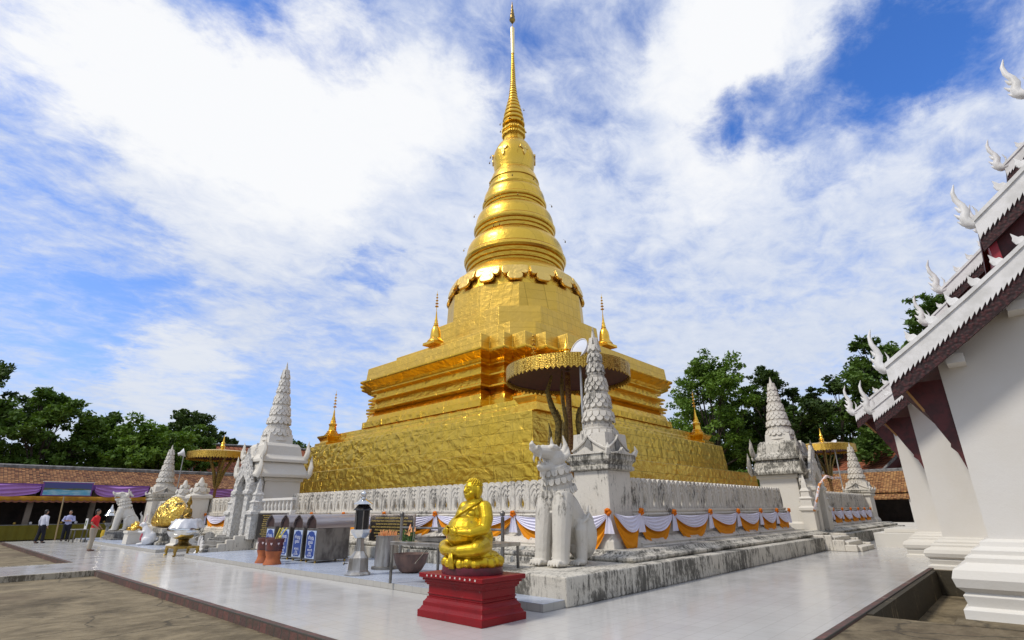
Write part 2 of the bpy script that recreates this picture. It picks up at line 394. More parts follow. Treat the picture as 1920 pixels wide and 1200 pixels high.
M['pit_wall'] = plaster('drain_wall_mossy', (.25, .2, .13), (.02, .018, .012), .30, bump=.6)
M['board'] = simple('weathered_board', (.27, .22, .15), .8, 0, (.10, .08, .05), 3, (3, .4, 3), bump=.4, bscale=18, bdist=.02)

# roofs
def rooftile(name, a, b, w_, h_, c0, c1, c2):
    t = NT(name)
    uv = t.plane(a, b)
    vo = t.n('ShaderNodeTexVoronoi', feature='F1', distance='CHEBYCHEV'); vo.inputs['Randomness'].default_value = 0.12; vo.inputs['Scale'].default_value = 1
    t.l(t.map(uv, (1 / w_, 1 / h_, 1)), vo.inputs[0])
    sx = t.n('ShaderNodeSeparateColor'); t.l(vo.outputs['Color'], sx.inputs[0])
    k = t.math('ADD', t.math('MULTIPLY', sx.outputs[0], .50), t.math('MULTIPLY', t.noise(1.6, (1,1,1), 7, .78), .78))
    r = t.n('ShaderNodeValToRGB'); t.l(k, r.inputs[0]); el = r.color_ramp.elements
    el[0].position = .22; el[0].color = (*c0, 1); el[1].position = .9; el[1].color = (*c2, 1); e = el.new(.55); e.color = (*c1, 1)
    c = t.mix(t.step(vo.outputs['Distance'], .36, .5, .85), r.outputs[0], (.012, .009, .007))
    return t.done(c, .8, 0, t.bump(vo.outputs['Distance'], 1.0, .05), .2)
M['roof_x'] = rooftile('clay_tile_roof_north', (1, 0, 0), (0, 1, .8), .21, .13, (.018, .012, .009), (.13, .046, .022), (.40, .21, .09))
M['roof_y'] = rooftile('clay_tile_roof_east', (0, 1, 0), (1, 0, .8), .24, .15, (.03, .018, .010), (.24, .10, .04), (.46, .26, .10))
M['roof_red'] = rooftile('orange_tile_roof', (1, .4, 0), (0, 0, 1.3), .5, .35, (.18, .055, .03), (.30, .10, .05), (.36, .14, .08))
M['coping'] = simple('grey_ridge_cement', (.22, .215, .21), .8, 0, (.10, .10, .095), 3, bump=.3)
M['dark'] = simple('interior_shade_colour', (.045, .035, .03), .8, 0, (.02, .016, .014), 1.2)  # shade of the gallery interiors put into the back wall colour
M['gallery_wall'] = simple('gallery_wall_plaster', (.20, .17, .14), .8, 0, (.12, .10, .08), .9)
M['maroon_wood'] = simple('maroon_wood', (.085, .010, .010), .55, 0, (.045, .006, .006), 6, bump=.2)
M['carved'] = None
t = NT('maroon_carved_board')
cv = t.n('ShaderNodeTexVoronoi', feature='SMOOTH_F1'); cv.inputs['Scale'].default_value = 22; t.l(t.pos, cv.inputs[0])
M['carved'] = t.done(t.mix(t.step(cv.outputs['Distance'], .2, .6), (.055, .011, .012), (.018, .005, .006)), .75, 0, t.bump(t.math('MULTIPLY', cv.outputs['Distance'], -1.0), .8, .02))
M['red_board'] = simple('red_board', (.30, .010, .022), .5, 0, (.19, .01, .02), 4)
M['ochre_edge'] = simple('ochre_edge', (.40, .20, .06), .6)
M['white_trim'] = simple('white_trim_paint', (.74, .73, .72), .5, 0, (.60, .59, .57), 3, bump=.1)

M['steel'] = simple('stainless_steel', (.46, .44, .41), .32, .9, (.30, .28, .25), 5, (1, 1, .3), bump=.1)
M['steel_dark'] = simple('stained_steel', (.26, .245, .22), .42, .85, (.12, .11, .10), 3, (1, 1, .5), bump=.15)
M['chrome'] = simple('polished_silver', (.80, .80, .78), .12, 1.0, (.62, .61, .58), 3, bump=.15, bscale=5, bdist=.03)
M['silver_cloth'] = simple('silver_fabric', (.62, .62, .64), .35, .35, (.5, .5, .52), 4)
M['black_glass'] = simple('dark_lantern_glass', (.012, .011, .012), .15)
M['brass'] = simple('brass_paint', (.52, .34, .07), .4, .8, (.30, .2, .06), 6)
M['terracotta'] = simple('terracotta', (.42, .115, .03), .6, 0, (.30, .08, .025), 5, bump=.15)
M['glaze'] = simple('brown_glaze', (.13, .028, .018), .18, 0, (.07, .02, .018), 6)
M['pot_band'] = simple('pale_glaze_mark', (.60, .5, .52), .3)
M['clay_bowl'] = simple('clay_bowl', (.17, .095, .07), .6, 0, (.09, .055, .045), 5, (1,1,.4), bump=.15)
M['incense'] = simple('incense_paper', (.70, .60, .12), .6)
M['flame'] = simple('candle_wax', (.80, .36, .14), .5)
M['leafy'] = simple('offering_leaf', (.05, .11, .02), .6)
M['blue_sign'] = simple('blue_enamel', (.025, .06, .25), .35)
M['white_ink'] = simple('white_lettering', (.74, .76, .80), .5)
M['sign_frame'] = simple('pale_blue_border', (.42, .50, .66), .45)
M['black_board'] = simple('black_stone_board', (.018, .015, .013), .25)
M['gold_ink'] = simple('gold_lettering', (.62, .45, .13), .5)
M['rust_roof'] = simple('dark_rust_sheet', (.060, .030, .026), .45, .3, (.035, .02, .018), 5)
M['roof_sheet'] = simple('brushed_roof_sheet', (.42, .38, .37), .30, .85, (.32, .28, .27), 3, (.3, 3, 3))
def cloth(name, col, col2, rough=.75):
    t = NT(name); return t.done(t.mix(t.noise(2.2, (1,1,1), 4), col, col2), rough, 0, t.bump(t.noise(60, (1,1,1), 3), .12, .01), .2)
M['c_white'] = cloth('white_cloth', (.74, .72, .82), (.66, .64, .77))
M['c_orange'] = cloth('orange_cloth', (.76, .30, .008), (.62, .20, .006))
M['c_orange_dark'] = cloth('deep_orange_cloth', (.68, .18, .008), (.56, .13, .006))
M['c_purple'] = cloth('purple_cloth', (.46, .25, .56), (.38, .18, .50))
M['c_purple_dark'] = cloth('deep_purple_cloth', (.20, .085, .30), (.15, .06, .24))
M['c_yellow'] = cloth('ochre_cloth', (.55, .30, .03), (.42, .20, .03))
M['c_pink'] = cloth('dusty_pink_cloth', (.40, .20, .14), (.30, .12, .09))
M['c_olive'] = cloth('olive_skirt_cloth', (.20, .17, .02), (.13, .11, .015))
M['bamboo'] = simple('bamboo_pole', (.38, .28, .15), .6)
M['pole_grey'] = simple('galvanised_pole', (.45, .45, .44), .45, .5)
M['lamp_white'] = simple('white_lamp_shell', (.66, .66, .68), .45)
M['lamp_glass'] = simple('lamp_glass', (.60, .63, .70), .2)
M['skin'] = simple('skin', (.36, .20, .13), .55)
M['hair'] = simple('black_hair', (.012, .010, .009), .5)
M['shirt_white'] = cloth('white_shirt', (.62, .63, .72), (.55, .56, .66))
M['shirt_blue'] = cloth('pale_blue_shirt', (.42, .44, .66), (.36, .38, .60))
M['shirt_red'] = cloth('red_polo', (.62, .030, .035), (.50, .022, .03))
M['navy'] = cloth('dark_trousers', (.016, .016, .024), (.01, .01, .016))
M['khaki'] = cloth('khaki_trousers', (.38, .33, .26), (.30, .26, .20))
M['black_bag'] = simple('black_bag', (.012, .012, .013), .5)
M['rabbit_white'] = simple('rabbit_white', (.74, .73, .72), .45)
M['rabbit_pink'] = simple('rabbit_pink', (.55, .09, .12), .5)
M['bronze'] = simple('dark_bronze', (.10, .07, .025), .35, .9, (.35, .22, .05), 4)
M['naga'] = simple('bronze_green', (.34, .24, .07), .42, .85, (.12, .09, .04), 12, bump=.8, bscale=24, bdist=.04)
M['mast'] = simple('red_gold_mast', (.14, .045, .02), .45, .4, (.38, .22, .05), 14, (1, 1, 2))
M['stone_dark'] = plaster('dark_stone', (.24, .235, .225), (.05, .048, .045), .16)
M['bark'] = simple('bark', (.055, .042, .030), .9, 0, (.028, .022, .017), 8, (1,1,.3), bump=.6, bscale=14, bdist=.05)
def leaf(name, a, b):
    t = NT(name)
    c = t.mix(t.step(t.noise(.55, (1,1,1), 3), .35, .65), a, b)
    tr = t.n('ShaderNodeBsdfTranslucent'); t.l(t.mix(1.0, c, (1.3, 1.35, .7), 'MULTIPLY'), tr.inputs[0])
    t.done(c, .6, 0, None, .25)
    ms = t.n('ShaderNodeMixShader'); ms.inputs[0].default_value = .22
    t.l(t.b.outputs[0], ms.inputs[1]); t.l(tr.outputs[0], ms.inputs[2]); t.l(ms.outputs[0], t.out.inputs[0]); return t.m
M['leaf_a'] = leaf('leaves_dark', (.052, .098, .016), (.095, .165, .028))
M['leaf_b'] = leaf('leaves_mid', (.064, .122, .016), (.108, .185, .028))
M['leaf_c'] = leaf('leaves_bright', (.085, .160, .018), (.135, .225, .030))
M['leaf_d'] = leaf('leaves_blackish', (.034, .062, .014), (.064, .108, .022))
# ================================================================ ground and paving
GZ = -.15
g = MB()
xs = [-300, 11.2, 19.6, 400]; ys = [-300, .2, 2.4, 500]
for i in range(3):
    for j in range(3):
        if i == 1 and j == 1: continue
        g.add([(xs[i], ys[j], GZ), (xs[i+1], ys[j], GZ), (xs[i+1], ys[j+1], GZ), (xs[i], ys[j+1], GZ)], [(0, 1, 2, 3)])
g.add([(11.2,.2,-.62),(19.6,.2,-.62),(19.6,2.4,-.62),(11.2,2.4,-.62)], [(0,1,2,3)])
structure(g.build('ground', M['court']))
pw = MB()
pw.box(11.14, .2, -.64, 11.2, 2.4, GZ - .004); pw.box(19.6, .2, -.64, 19.7, 2.4, .0); pw.box(11.2, 2.3, -.64, 19.6, 2.396, -.012); pw.box(11.2, .1, -.64, 19.6, .2, GZ - .004)
structure(pw.build('drain_wall', M['pit_wall']))
sb = MB(); sb.box(12.6, .8, -.61, 17.5, 1.12, -.5); sb.box(14.2, 1.3, -.61, 19.3, 1.52, -.52)
structure(sb.build('drain_ledge', M['board']))
structure(MB().box(2.0, -8, GZ - .2, 11.14, 2.396, -.03).build('side_terrace', M['court']))
structure(MB().box(11.205, -8, GZ - .2, 11.9, 1.26, -.034).build('side_terrace_edge', M['court']))
structure(MB().box(19.71, .8, GZ - .2, 22.2, 2.396, -.02).build('threshold_paving', M['board']))
wk = MB().slab([(4.37, 2.52), (64, 2.52), (64, 48.6), (4.37, 48.6), (4.37, 25.62), (-60, 25.62), (-60, 21.72), (4.37, 21.72)], (0,0,0), (1,0,0), (0,1,0), -.3, 0)
structure(wk.build('walkway', M['tile']))
cb = MB()
cb.box(4.245, -4, -.3, 4.366, 21.59, .014); cb.box(4.245, 25.75, -.3, 4.366, 48.6, .014)
cb.box(4.37, 2.40, -.6, 40, 2.516, .014)
structure(cb.build('curb', M['curb'], bevel=.012))
cb = MB(); cb.box(-60, 21.594, -.3, 4.366, 21.716, .012); cb.box(-60, 25.624, -.3, 4.366, 25.746, .008)
structure(cb.build('stone_kerb', M['curb_pale'], bevel=.012))
for nm, y0, y1, x1 in (('tiled_platform', 6.50, 25.0, 11.25), ('far_tiled_platform', 28.9, 47.0, 11.25)):
    structure(MB().box(7.74, y0, 0.004, x1, y1, .125).build(nm, M['tile_edge']))
    structure(MB().box(7.738, y0 - .002, .125, x1, y1 + .002, .131).build(nm + '_paving', M['tile_blue']))

# ================================================================ enclosure plinth
pt = empty('stone_plinth', (8.34, 6.44, 0), 'streaked white stone base with black mould running under the whole enclosure', 'plinth')
q = MB().slab([(8.34, 6.44), (46, 6.44), (46, 50), (11.25, 50), (11.25, 9.3), (8.34, 9.3)], (0,0,0), (1,0,0), (0,1,0), 0, .50)
q.build('lower_course', M['plaster_mould'], pt, bevel=.03, world=True)
q = MB()
def rect(x0, y0, x1, y1, z): return [(x0, y0, z), (x1, y0, z), (x1, y1, z), (x0, y1, z)]
prof = [(0.10, .50), (0.06, .55), (.06, .60), (.16, .62), (.30, .66), (.34, .72)]
q.loft([rect(11.25 + o, 6.75 + o, 45.9 - o, 49.8 - o, z) for o, z in prof])
q.build('upper_course', M['plaster_mould'], pt, bevel=.015, world=True)

def wall_run(name, p0, p1, out, label, n):
    """one stretch of lotus-panel parapet from p0 to p1; out = outward direction"""
    p0 = Vector((*p0, 0)); p1 = Vector((*p1, 0)); out = Vector((*out, 0)); d = (p1 - p0); L = d.length; d = d / L
    root = empty(name, (p0.x, p0.y, .6), label, 'parapet wall', 'lotus panel walls round the golden stupa')
    pr = [(.52, .60), (.50, .70), (.40, .74), (.42, .80), (.30, .84), (.22, .94), (.12, .98), (.12, 1.40), (.20, 1.46), (.22, 1.52), (.14, 1.56), (.18, 1.60), (.18, 1.66), (-.2, 1.66), (-.2, .6)]
    q = MB(); q.loft([[p + out * o + Vector((0, 0, z)) for o, z in pr] for p in (p0, p1)])
    q.build('base_moulding', M['plaster_old'], root, bevel=.008, world=True)
    wdt = L / n
    u = MB(); h = .84; hw = wdt / 2 - .002
    for s in (-1, 1):
        hole = [(.012, .62), (.012, .36), (.05, .29), (.085, .20), (.085, .13), (.05, .06), (.012, .03)]
        poly = [(0.012, 0), (hw, 0), (hw, .66), (hw * .97, .74), (hw * .80, .80), (hw * .55, .835), (hw * .25, .82), (.012, .76)] + hole
        poly = [(s * a, b) for a, b in poly]
        if s < 0: poly = poly[::-1]
        u.slab(poly, (0, 0, 0), (1, 0, 0), (0, 0, 1), -.05, .05)
        for k, (zt, rr) in enumerate(((.40, .10), (.54, .17), (.68, .235))):
            pts = [Vector((s * (.02 + rr * (1 - math.cos(a))), -.055, zt + .10 * math.sin(a * 1.15) - .18 * (a / 1.6) ** 3)) for a in [i * 1.75 / 7 for i in range(8)]]
            u.tube(pts, [.022, .024, .024, .024, .023, .021, .018, .010], 5)
        u.tube([(s * hw * .99, -.045, .02), (s * hw * .97, -.06, .3), (s * hw * .96, -.05, .62)], [.035, .028, .012], 5)
        u.tube([(s * .11, -.05, .03), (s * .125, -.055, .17), (s * .085, -.055, .30), (s * .03, -.05, .38)], [.016, .018, .016, .01], 5)
    ang = math.atan2(d.y, d.x)
    first = None
    for k in range(n):
        c = p0 + d * (wdt * (k + .5)) + Vector((0, 0, 1.66)) - root.location
        if first is None:
            first = u.build('lotus_panel', M['plaster_old'], root, smooth=35); o = first
        else:
            o = first.copy(); COL.objects.link(o); o.parent = root
        o.location = c; o.rotation_euler = (0, 0, ang if out.dot(Vector((d.y, -d.x, 0))) > 0 else ang + PI)
    return root
wall_run('parapet_wall', (12.35, 9.0), (12.35, 26.0), (-1, 0), 'white lotus panel wall behind the golden monk and the lantern', 29)
wall_run('parapet_wall', (13.25, 8.05), (26.2, 8.05), (0, -1), 'white lotus panel wall right of the big lion with deep swags', 22)
wall_run('parapet_wall', (12.35, 28.9), (12.35, 47.7), (-1, 0), 'short stretch of lotus panel wall left of the white shrine gate', 26)
wall_run('parapet_wall', (30.8, 8.05), (43.4, 8.05), (0, -1), 'farthest lotus panel wall beyond the mouldy gate at right', 21)

# ================================================================ leaf towers
def petal_poly(w, h, n=5):
    L = [(-w/2, 0), (-w/2 * 1.02, -h * .45)] + [(-w/2 * math.cos(a) , -h * .45 - h * .55 * math.sin(a)) for a in [PI/2 * i / n for i in range(1, n)]] + [(0, -h)]
    return L + [(-x, y) for x, y in reversed(L[:-1])]
def leaf_row(mb, z, r, n, h, tilt=.35, a0=0, sq=.0):
    for k in range(n):
        a = a0 + 2 * PI * k / n
        rr = r * (1 + sq * (1 - abs(math.cos(2 * a))) )
        wd = 2 * PI * rr / n * .98
        rad = Vector((math.cos(a), math.sin(a), 0)); tan = Vector((-math.sin(a), math.cos(a), 0))
        V = (Vector((0, 0, 1)) - rad * tilt).normalized()
        mb.slab(petal_poly(wd, h), rad * rr + Vector((0, 0, z)), tan, V, -.01, .10 * wd + .02)
        mb.ball(rad * (rr + .05 * wd + tilt * h * .4) + Vector((0, 0, z - h * .45)), (wd * .20, wd * .20, h * .28), 6, 5)
def leaf_spire(root, z0, H, r0, mat, square=True):
    """tapering spire of hanging leaf collars"""
    core = MB()
    a0 = PI / 4; q2 = 2 ** .5 if square else 1
    core.lathe([(r0 * q2 * .98, z0), (r0 * q2 * .92, z0 + .12 * H)], 4, a0=a0)
    core.lathe([(r0 * 1.08, z0 + .05 * H), (r0 * .88, z0 + .16 * H), (r0 * .74, z0 + .30 * H), (r0 * .60, z0 + .45 * H), (r0 * .45, z0 + .60 * H), (r0 * .31, z0 + .74 * H), (r0 * .23, z0 + .82 * H), (r0 * .10, z0 + .93 * H), (.012, z0 + H)], 14)
    core.build('spire_core', mat, root, smooth=40)
    for zf, rf, n, hf, rows in ((.165, .95, 16, .048, 2), (.30, .80, 14, .046, 2), (.43, .66, 13, .044, 3), (.56, .535, 12, .042, 3), (.67, .42, 10, .040, 2), (.755, .335, 9, .038, 2)):
        tier = MB()
        tier.lathe([(r0 * rf * .9, z0 + (zf + .012) * H), (r0 * rf * 1.04, z0 + (zf + .018) * H), (r0 * rf * 1.04, z0 + (zf + .03) * H), (r0 * rf * .86, z0 + (zf + .036) * H)], 16)
        for k in range(rows):
            leaf_row(tier, z0 + (zf + .012 - k * .030) * H, r0 * rf * (1.0 - .0 * k) + .02 * k * r0, n, hf * H, .30, a0=k * PI / n, sq=.05)
        leaf_row(tier, z0 + (zf + .055) * H, r0 * rf * .88, n, .03 * H, -.25)
        tier.build('leaf_tier', mat, root, smooth=40)
    tip = MB(); leaf_row(tip, z0 + .90 * H, r0 * .20, 6, .10 * H, .20); leaf_row(tip, z0 + .84 * H, r0 * .28, 7, .055 * H, .25)
    tip.build('spire_tip', mat, root, smooth=40)
def leaf_tower(loc, wd, zc, H, label, mat, rot=0, niche=True):
    """square pier (top at zc) carrying a leaf spire that ends at H"""
    root = empty('leaf_spire_tower', (loc[0], loc[1], .6), label, 'tower', 'white leaf spire towers', rz=rot)
    h = wd / 2; q = MB(); Z = -.6
    def sq(k, z): return [(-k, -k, z + Z), (k, -k, z + Z), (k, k, z + Z), (-k, k, z + Z)]
    q.loft([sq(h + .12, .6), sq(h + .10, .9), sq(h + .04, .98), sq(h, 1.05), sq(h, zc * .86)]); q.build('pier', M['plaster_old'] if mat is M['plaster'] else mat, root, bevel=.02)
    q = MB(); q.loft([sq(h + .02, zc * .86 + .002), sq(h + .10, zc * .87), sq(h + .10, zc * .90), sq(h + .05, zc * .905), sq(h + .08, zc * .93), sq(h + .14, zc * .95), sq(h + .14, zc), sq(h + .08, zc + .04)])
    q.build('capital', M['plaster_mould'], root, bevel=.015)
    q = MB()
    for sx in (-1, 1):
        for sy in (-1, 1):
            q.tube([(sx * (h + .10), sy * (h + .10), zc + Z), (sx * (h + .16), sy * (h + .16), zc + .12 + Z), (sx * (h + .13), sy * (h + .13), zc + .26 + Z)], [.09, .06, .01], 5)
    for a in range(4):
        t = MB(); t.slab([(-h, 0), (-h * .5, .05), (-.12, .08), (0, .18), (.12, .08), (h * .5, .05), (h, 0)], (0, -h - .13, zc + Z), (1, 0, 0), (0, 0, 1), -.04, .05); q.merge(t, rz(a * PI / 2))
    q.build('cornice_leaf', mat, root)
    base = MB(); hh = (H - zc) * .15
    base.loft([sq(h * 1.0, zc), sq(h * .94, zc + hh)]); base.build('spire_base', mat, root)
    if niche:
        for a in range(4):
            q = MB(); q.slab([(-.10, 0), (-.11, .16), (-.07, .27), (0, .34), (.07, .27), (.11, .16), (.10, 0)], (0, -h - .002, zc + .08 + Z), (1, 0, 0), (0, 0, 1), -.02, .03)
            q.xf(rz(a * PI / 2)); q.build('niche', M['stone_dark'], root)
            q = MB(); q.tube([Vector((x, -h - .02, zc + Z + .12 + .38 * (1 - (abs(x) / h) ** .7))) for x in [h * i / 8 for i in range(-8, 9)]], .035, 5); q.xf(rz(a * PI / 2)); q.build('niche_arch', mat, root, smooth=60)
    leaf_spire(root, zc + Z, H - zc, h * .86, mat)
    return root
leaf_tower((12.62, 8.37), 1.10, 3.05, 6.85, 'tallest near leaf spire on its streaked square pier, behind the big lion', M['plaster_old'])
leaf_tower((12.7, 48.6), 1.5, 3.0, 6.75, 'white leaf spire beside the gilded boulder and the far lion', M['plaster'])
leaf_tower((44.1, 8.3), 1.3, 2.75, 6.0, 'small leaf spire at the far end of the right wall', M['plaster_old'])
def mini_spire(loc, zc, H, wd, label):
    root = empty('small_spire', (loc[0], loc[1], .6), label, 'spire', 'small white spires on the left wall')
    h = wd / 2; q = MB(); Z = -.6
    def sq(k, z): return [(-k, -k, z + Z), (k, -k, z + Z), (k, k, z + Z), (-k, k, z + Z)]
    q.loft([sq(h, .6), sq(h, zc - .3), sq(h + .12, zc - .25), sq(h + .12, zc - .1), sq(h * .9, zc)]); q.build('pier', M['plaster'], root, bevel=.02)
    q = MB(); q.lathe([(h * 1.1, zc + Z), (h * 1.0, zc + .25 + Z), (h * .5, zc + .5 + Z), (h * .45, zc + .6 + Z), (h * .2, zc + .9 + Z), (.01, H + Z)], 10)
    leaf_row(q, zc + .34 + Z, h * .9, 8, .26, .3); leaf_row(q, zc + .62 + Z, h * .55, 7, .22, .3)
    q.build('spire', M['plaster'], root, smooth=40)
mini_spire((11.7, 37.2), 2.75, 3.75, .95, 'small white spire left of the orange swag by the gate')
mini_spire((11.7, 40.2), 2.75, 3.7, .8, 'small white spire just behind the dark seated image')

# ================================================================ gates
def flame(mb, o, U, V, s, lean=0, t=.06):
    """curled flame ornament outline"""
    P = [(-.35, 0), (-.42, .25), (-.30, .45), (-.36, .62), (-.16, .80), (-.10, 1.05), (.04, 1.30), (.06, 1.0), (.22, .72), (.16, .55), (.36, .35), (.30, .12), (.34, 0)]
    mb.slab([((a + lean * b) * s, b * s) for a, b in P], o, U, V, -t / 2, t / 2)
def gate(loc, rot, label, mat, scale, tip, roofmat):
    root = empty('shrine_gate', (loc[0], loc[1], .62), label, 'gate', rz=rot)
    s = scale
    def rc(x, y0, y1, z): return [(-x*s, y0*s, z), (x*s, y0*s, z), (x*s, y1*s, z), (-x*s, y1*s, z)]
    q = MB(); q.loft([rc(1.35, -.85, 1.3, 0), rc(1.35, -.85, 1.3, .35), rc(1.25, -.8, 1.25, .42), rc(1.2, -.75, 1.2, 2.55*s), rc(1.32, -.85, 1.3, 2.6*s), rc(1.32, -.85, 1.3, 2.75*s)])
    q.build('chamber', M['limewash_base'] if mat is M['plaster_shrine'] else mat, root, bevel=.02)
    q = MB()
    q.loft([rc(1.62, -1.35, 1.5, 2.76*s), rc(1.66, -1.4, 1.55, 2.9*s), rc(1.45, -1.2, 1.35, 3.15*s), rc(1.30, -1.1, 1.2, 3.5*s)])
    q.loft([rc(1.48, -1.25, 1.35, 3.51*s), rc(1.50, -1.25, 1.38, 3.65*s), rc(1.22, -1.05, 1.1, 3.9*s), rc(1.12, -1.0, 1.0, 4.35*s), rc(.98, -.9, .9, 4.5*s)])
    q.build('roof', roofmat, root, bevel=.03)
    for sx in (-1, 1):
        for (x, y, z, k) in ((1.6, -1.3, 2.85, 1.0), (1.6, 1.45, 2.85, 1.0), (1.42, -1.15, 3.75, .85), (1.42, 1.25, 3.75, .85)):
            q = MB(); pts = [Vector((sx * (x - .15) * s, y * s, z * s)), Vector((sx * (x + .10) * s, y * s, (z + .15) * s)), Vector((sx * (x + .22) * s, y * s, (z + .45 * k) * s)), Vector((sx * (x + .10) * s, y * s, (z + .75 * k) * s)), Vector((sx * (x + .18) * s, y * s, (z + 1.05 * k) * s))]
            q.tube(pts, [.20 * s, .22 * s, .17 * s, .11 * s, .01], 6, flat=.6)
            flame(q, (sx * (x + .05) * s, y * s, (z + .1) * s), (sx, 0, 0), (0, 0, 1), .55 * s * k, .15, .12)
            q.build('horn_ornament', roofmat, root, smooth=50)
    # porch: two front piers with pediment
    q = MB()
    for sx in (-1, 1):
        x = sx * .86 * s; h = .25 * s; y = -1.25 * s
        def sq(k, z): return [(x-k, y-k, z), (x+k, y-k, z), (x+k, y+k, z), (x-k, y+k, z)]
        q.loft([sq(h*1.7, -.5), sq(h*1.7, -.25), sq(h*1.4, -.18), sq(h, .0), sq(h, 1.9*s), sq(h*1.35, 1.95*s), sq(h*1.35, 2.1*s), sq(h*1.1, 2.15*s), sq(h, 2.5*s)])
        q.box(min(x - .1*s, x + .1*s), -1.2*s, 0, max(x - .1*s, x + .1*s), -.7*s, 2.5*s)
    cm = M['plaster_carved'] if mat is M['plaster_shrine'] else mat
    q.build('porch_pier', cm, root, bevel=.02)
    ped = [(-1.35, 0), (-1.42, .22), (-1.18, .5), (-.95, .9), (-.6, 1.3), (-.24, 1.65), (0, 2.0), (.24, 1.65), (.6, 1.3), (.95, .9), (1.18, .5), (1.42, .22), (1.35, 0), (.75, 0), (.7, .25), (.5, .5), (.25, .68), (0, .85), (-.25, .68), (-.5, .5), (-.7, .25), (-.75, 0)]
    for yy, k in ((-1.40, .82), (-.98, .98)):
        q = MB(); half = len(ped) // 2
        L = ped[:7] + ped[17:]; q.slab([(a*s*k, b*s*k) for a, b in L], (0, yy*s, 2.2*s), (1, 0, 0), (0, 0, 1), -.10*s, .10*s)
        Rr = [(-a, b) for a, b in L][::-1]; q.slab([(a*s*k, b*s*k) for a, b in Rr], (0, yy*s, 2.2*s), (1, 0, 0), (0, 0, 1), -.10*s, .10*s)
        for a, b in ((-1.3, .2), (-1.1, .6), (-.8, 1.0), (-.42, 1.42), (.42, 1.42), (.8, 1.0), (1.1, .6), (1.3, .2)):
            flame(q, (a*s*k*1.02, yy*s, (2.2 + b*k)*s), (1, 0, 0), (0, 0, 1), .42*s, -.25 if a > 0 else .25, .12)
            q.ball((a*s*k*.9, (yy - .10)*s, (2.2 + b*k - .05)*s), (.13*s, .06*s, .13*s), 7, 5)
        flame(q, (0, yy*s, (2.2 + 1.8*k)*s), (1, 0, 0), (0, 0, 1), .42*s, 0, .12)
        q.build('pediment', cm, root)
    # flanking mini towers on low piers
    for sx in (-1, 1):
        x, y = sx * 1.60 * s, -1.15 * s; q = MB(); h = .30 * s
        def sq(k, z): return [(x-k, y-k, z), (x+k, y-k, z), (x+k, y+k, z), (x-k, y+k, z)]
        q.loft([sq(h, -.1), sq(h, .95*s), sq(h*1.3, 1.0*s), sq(h*1.3, 1.12*s), sq(h*.9, 1.2*s), sq(h*.85, 1.5*s), sq(h*1.05, 1.55*s), sq(h*.7, 1.65*s), sq(h*.65, 1.85*s), sq(h*.8, 1.9*s), sq(h*.45, 2.05*s), sq(h*.35, 2.3*s), sq(.01, 2.7*s)])
        q.build('flank_tower', cm, root, bevel=.012)
    leaf_spire(root, 4.45*s, tip - .62 - 4.45*s, .70*s, mat)
    root.scale = (.86, .95, 1)
    return root
gl = gate((11.75, 27.4), R(-90), 'pale white shrine gate with ornate pediment and leaf spire, left of the donation boxes', M['plaster_shrine'], .95, 9.25, M['plaster'])
gr = gate((28.9, 8.35), 0, 'mouldy white shrine gate with stone steps on the right side', M['plaster'], .92, 8.1, M['plaster_mould'])
def steps(name, M_, label, wdt, n, h, dep):
    root = empty(name, (0, 0, 0), label, 'steps'); q = MB()
    for k in range(n): q.box(-wdt / 2, -dep * (n - k), 0, wdt / 2, -dep * (n - 1 - k) if k < n - 1 else .6, h * (k + 1))
    q.build('tread', M['stone_dark'] if M_ is None else M_, root, bevel=.02)
    for sx in (-1, 1):
        q = MB(); x0, x1 = sorted((sx * (wdt / 2), sx * (wdt / 2 + .22)))
        for k in range(n): q.box(x0, -dep * (n - k) + .12, 0, x1, -dep * (n - 1 - k) + .12 if k < n - 1 else .6, h * (k + 1) + .08)
        q.build('cheek_wall', M['plaster_old'], root, bevel=.03)
    return root
s1 = steps('stone_steps', None, 'dark stone steps climbing to the left shrine gate', 2.0, 4, .15, .32); s1.location = (10.2, 27.4, 0); s1.rotation_euler = (0, 0, R(-90))
s2 = steps('stone_steps', M['plaster_old'], 'short stone steps with white cheek walls under the right gate', 2.3, 3, .17, .42); s2.location = (26.9, 6.45, 0)

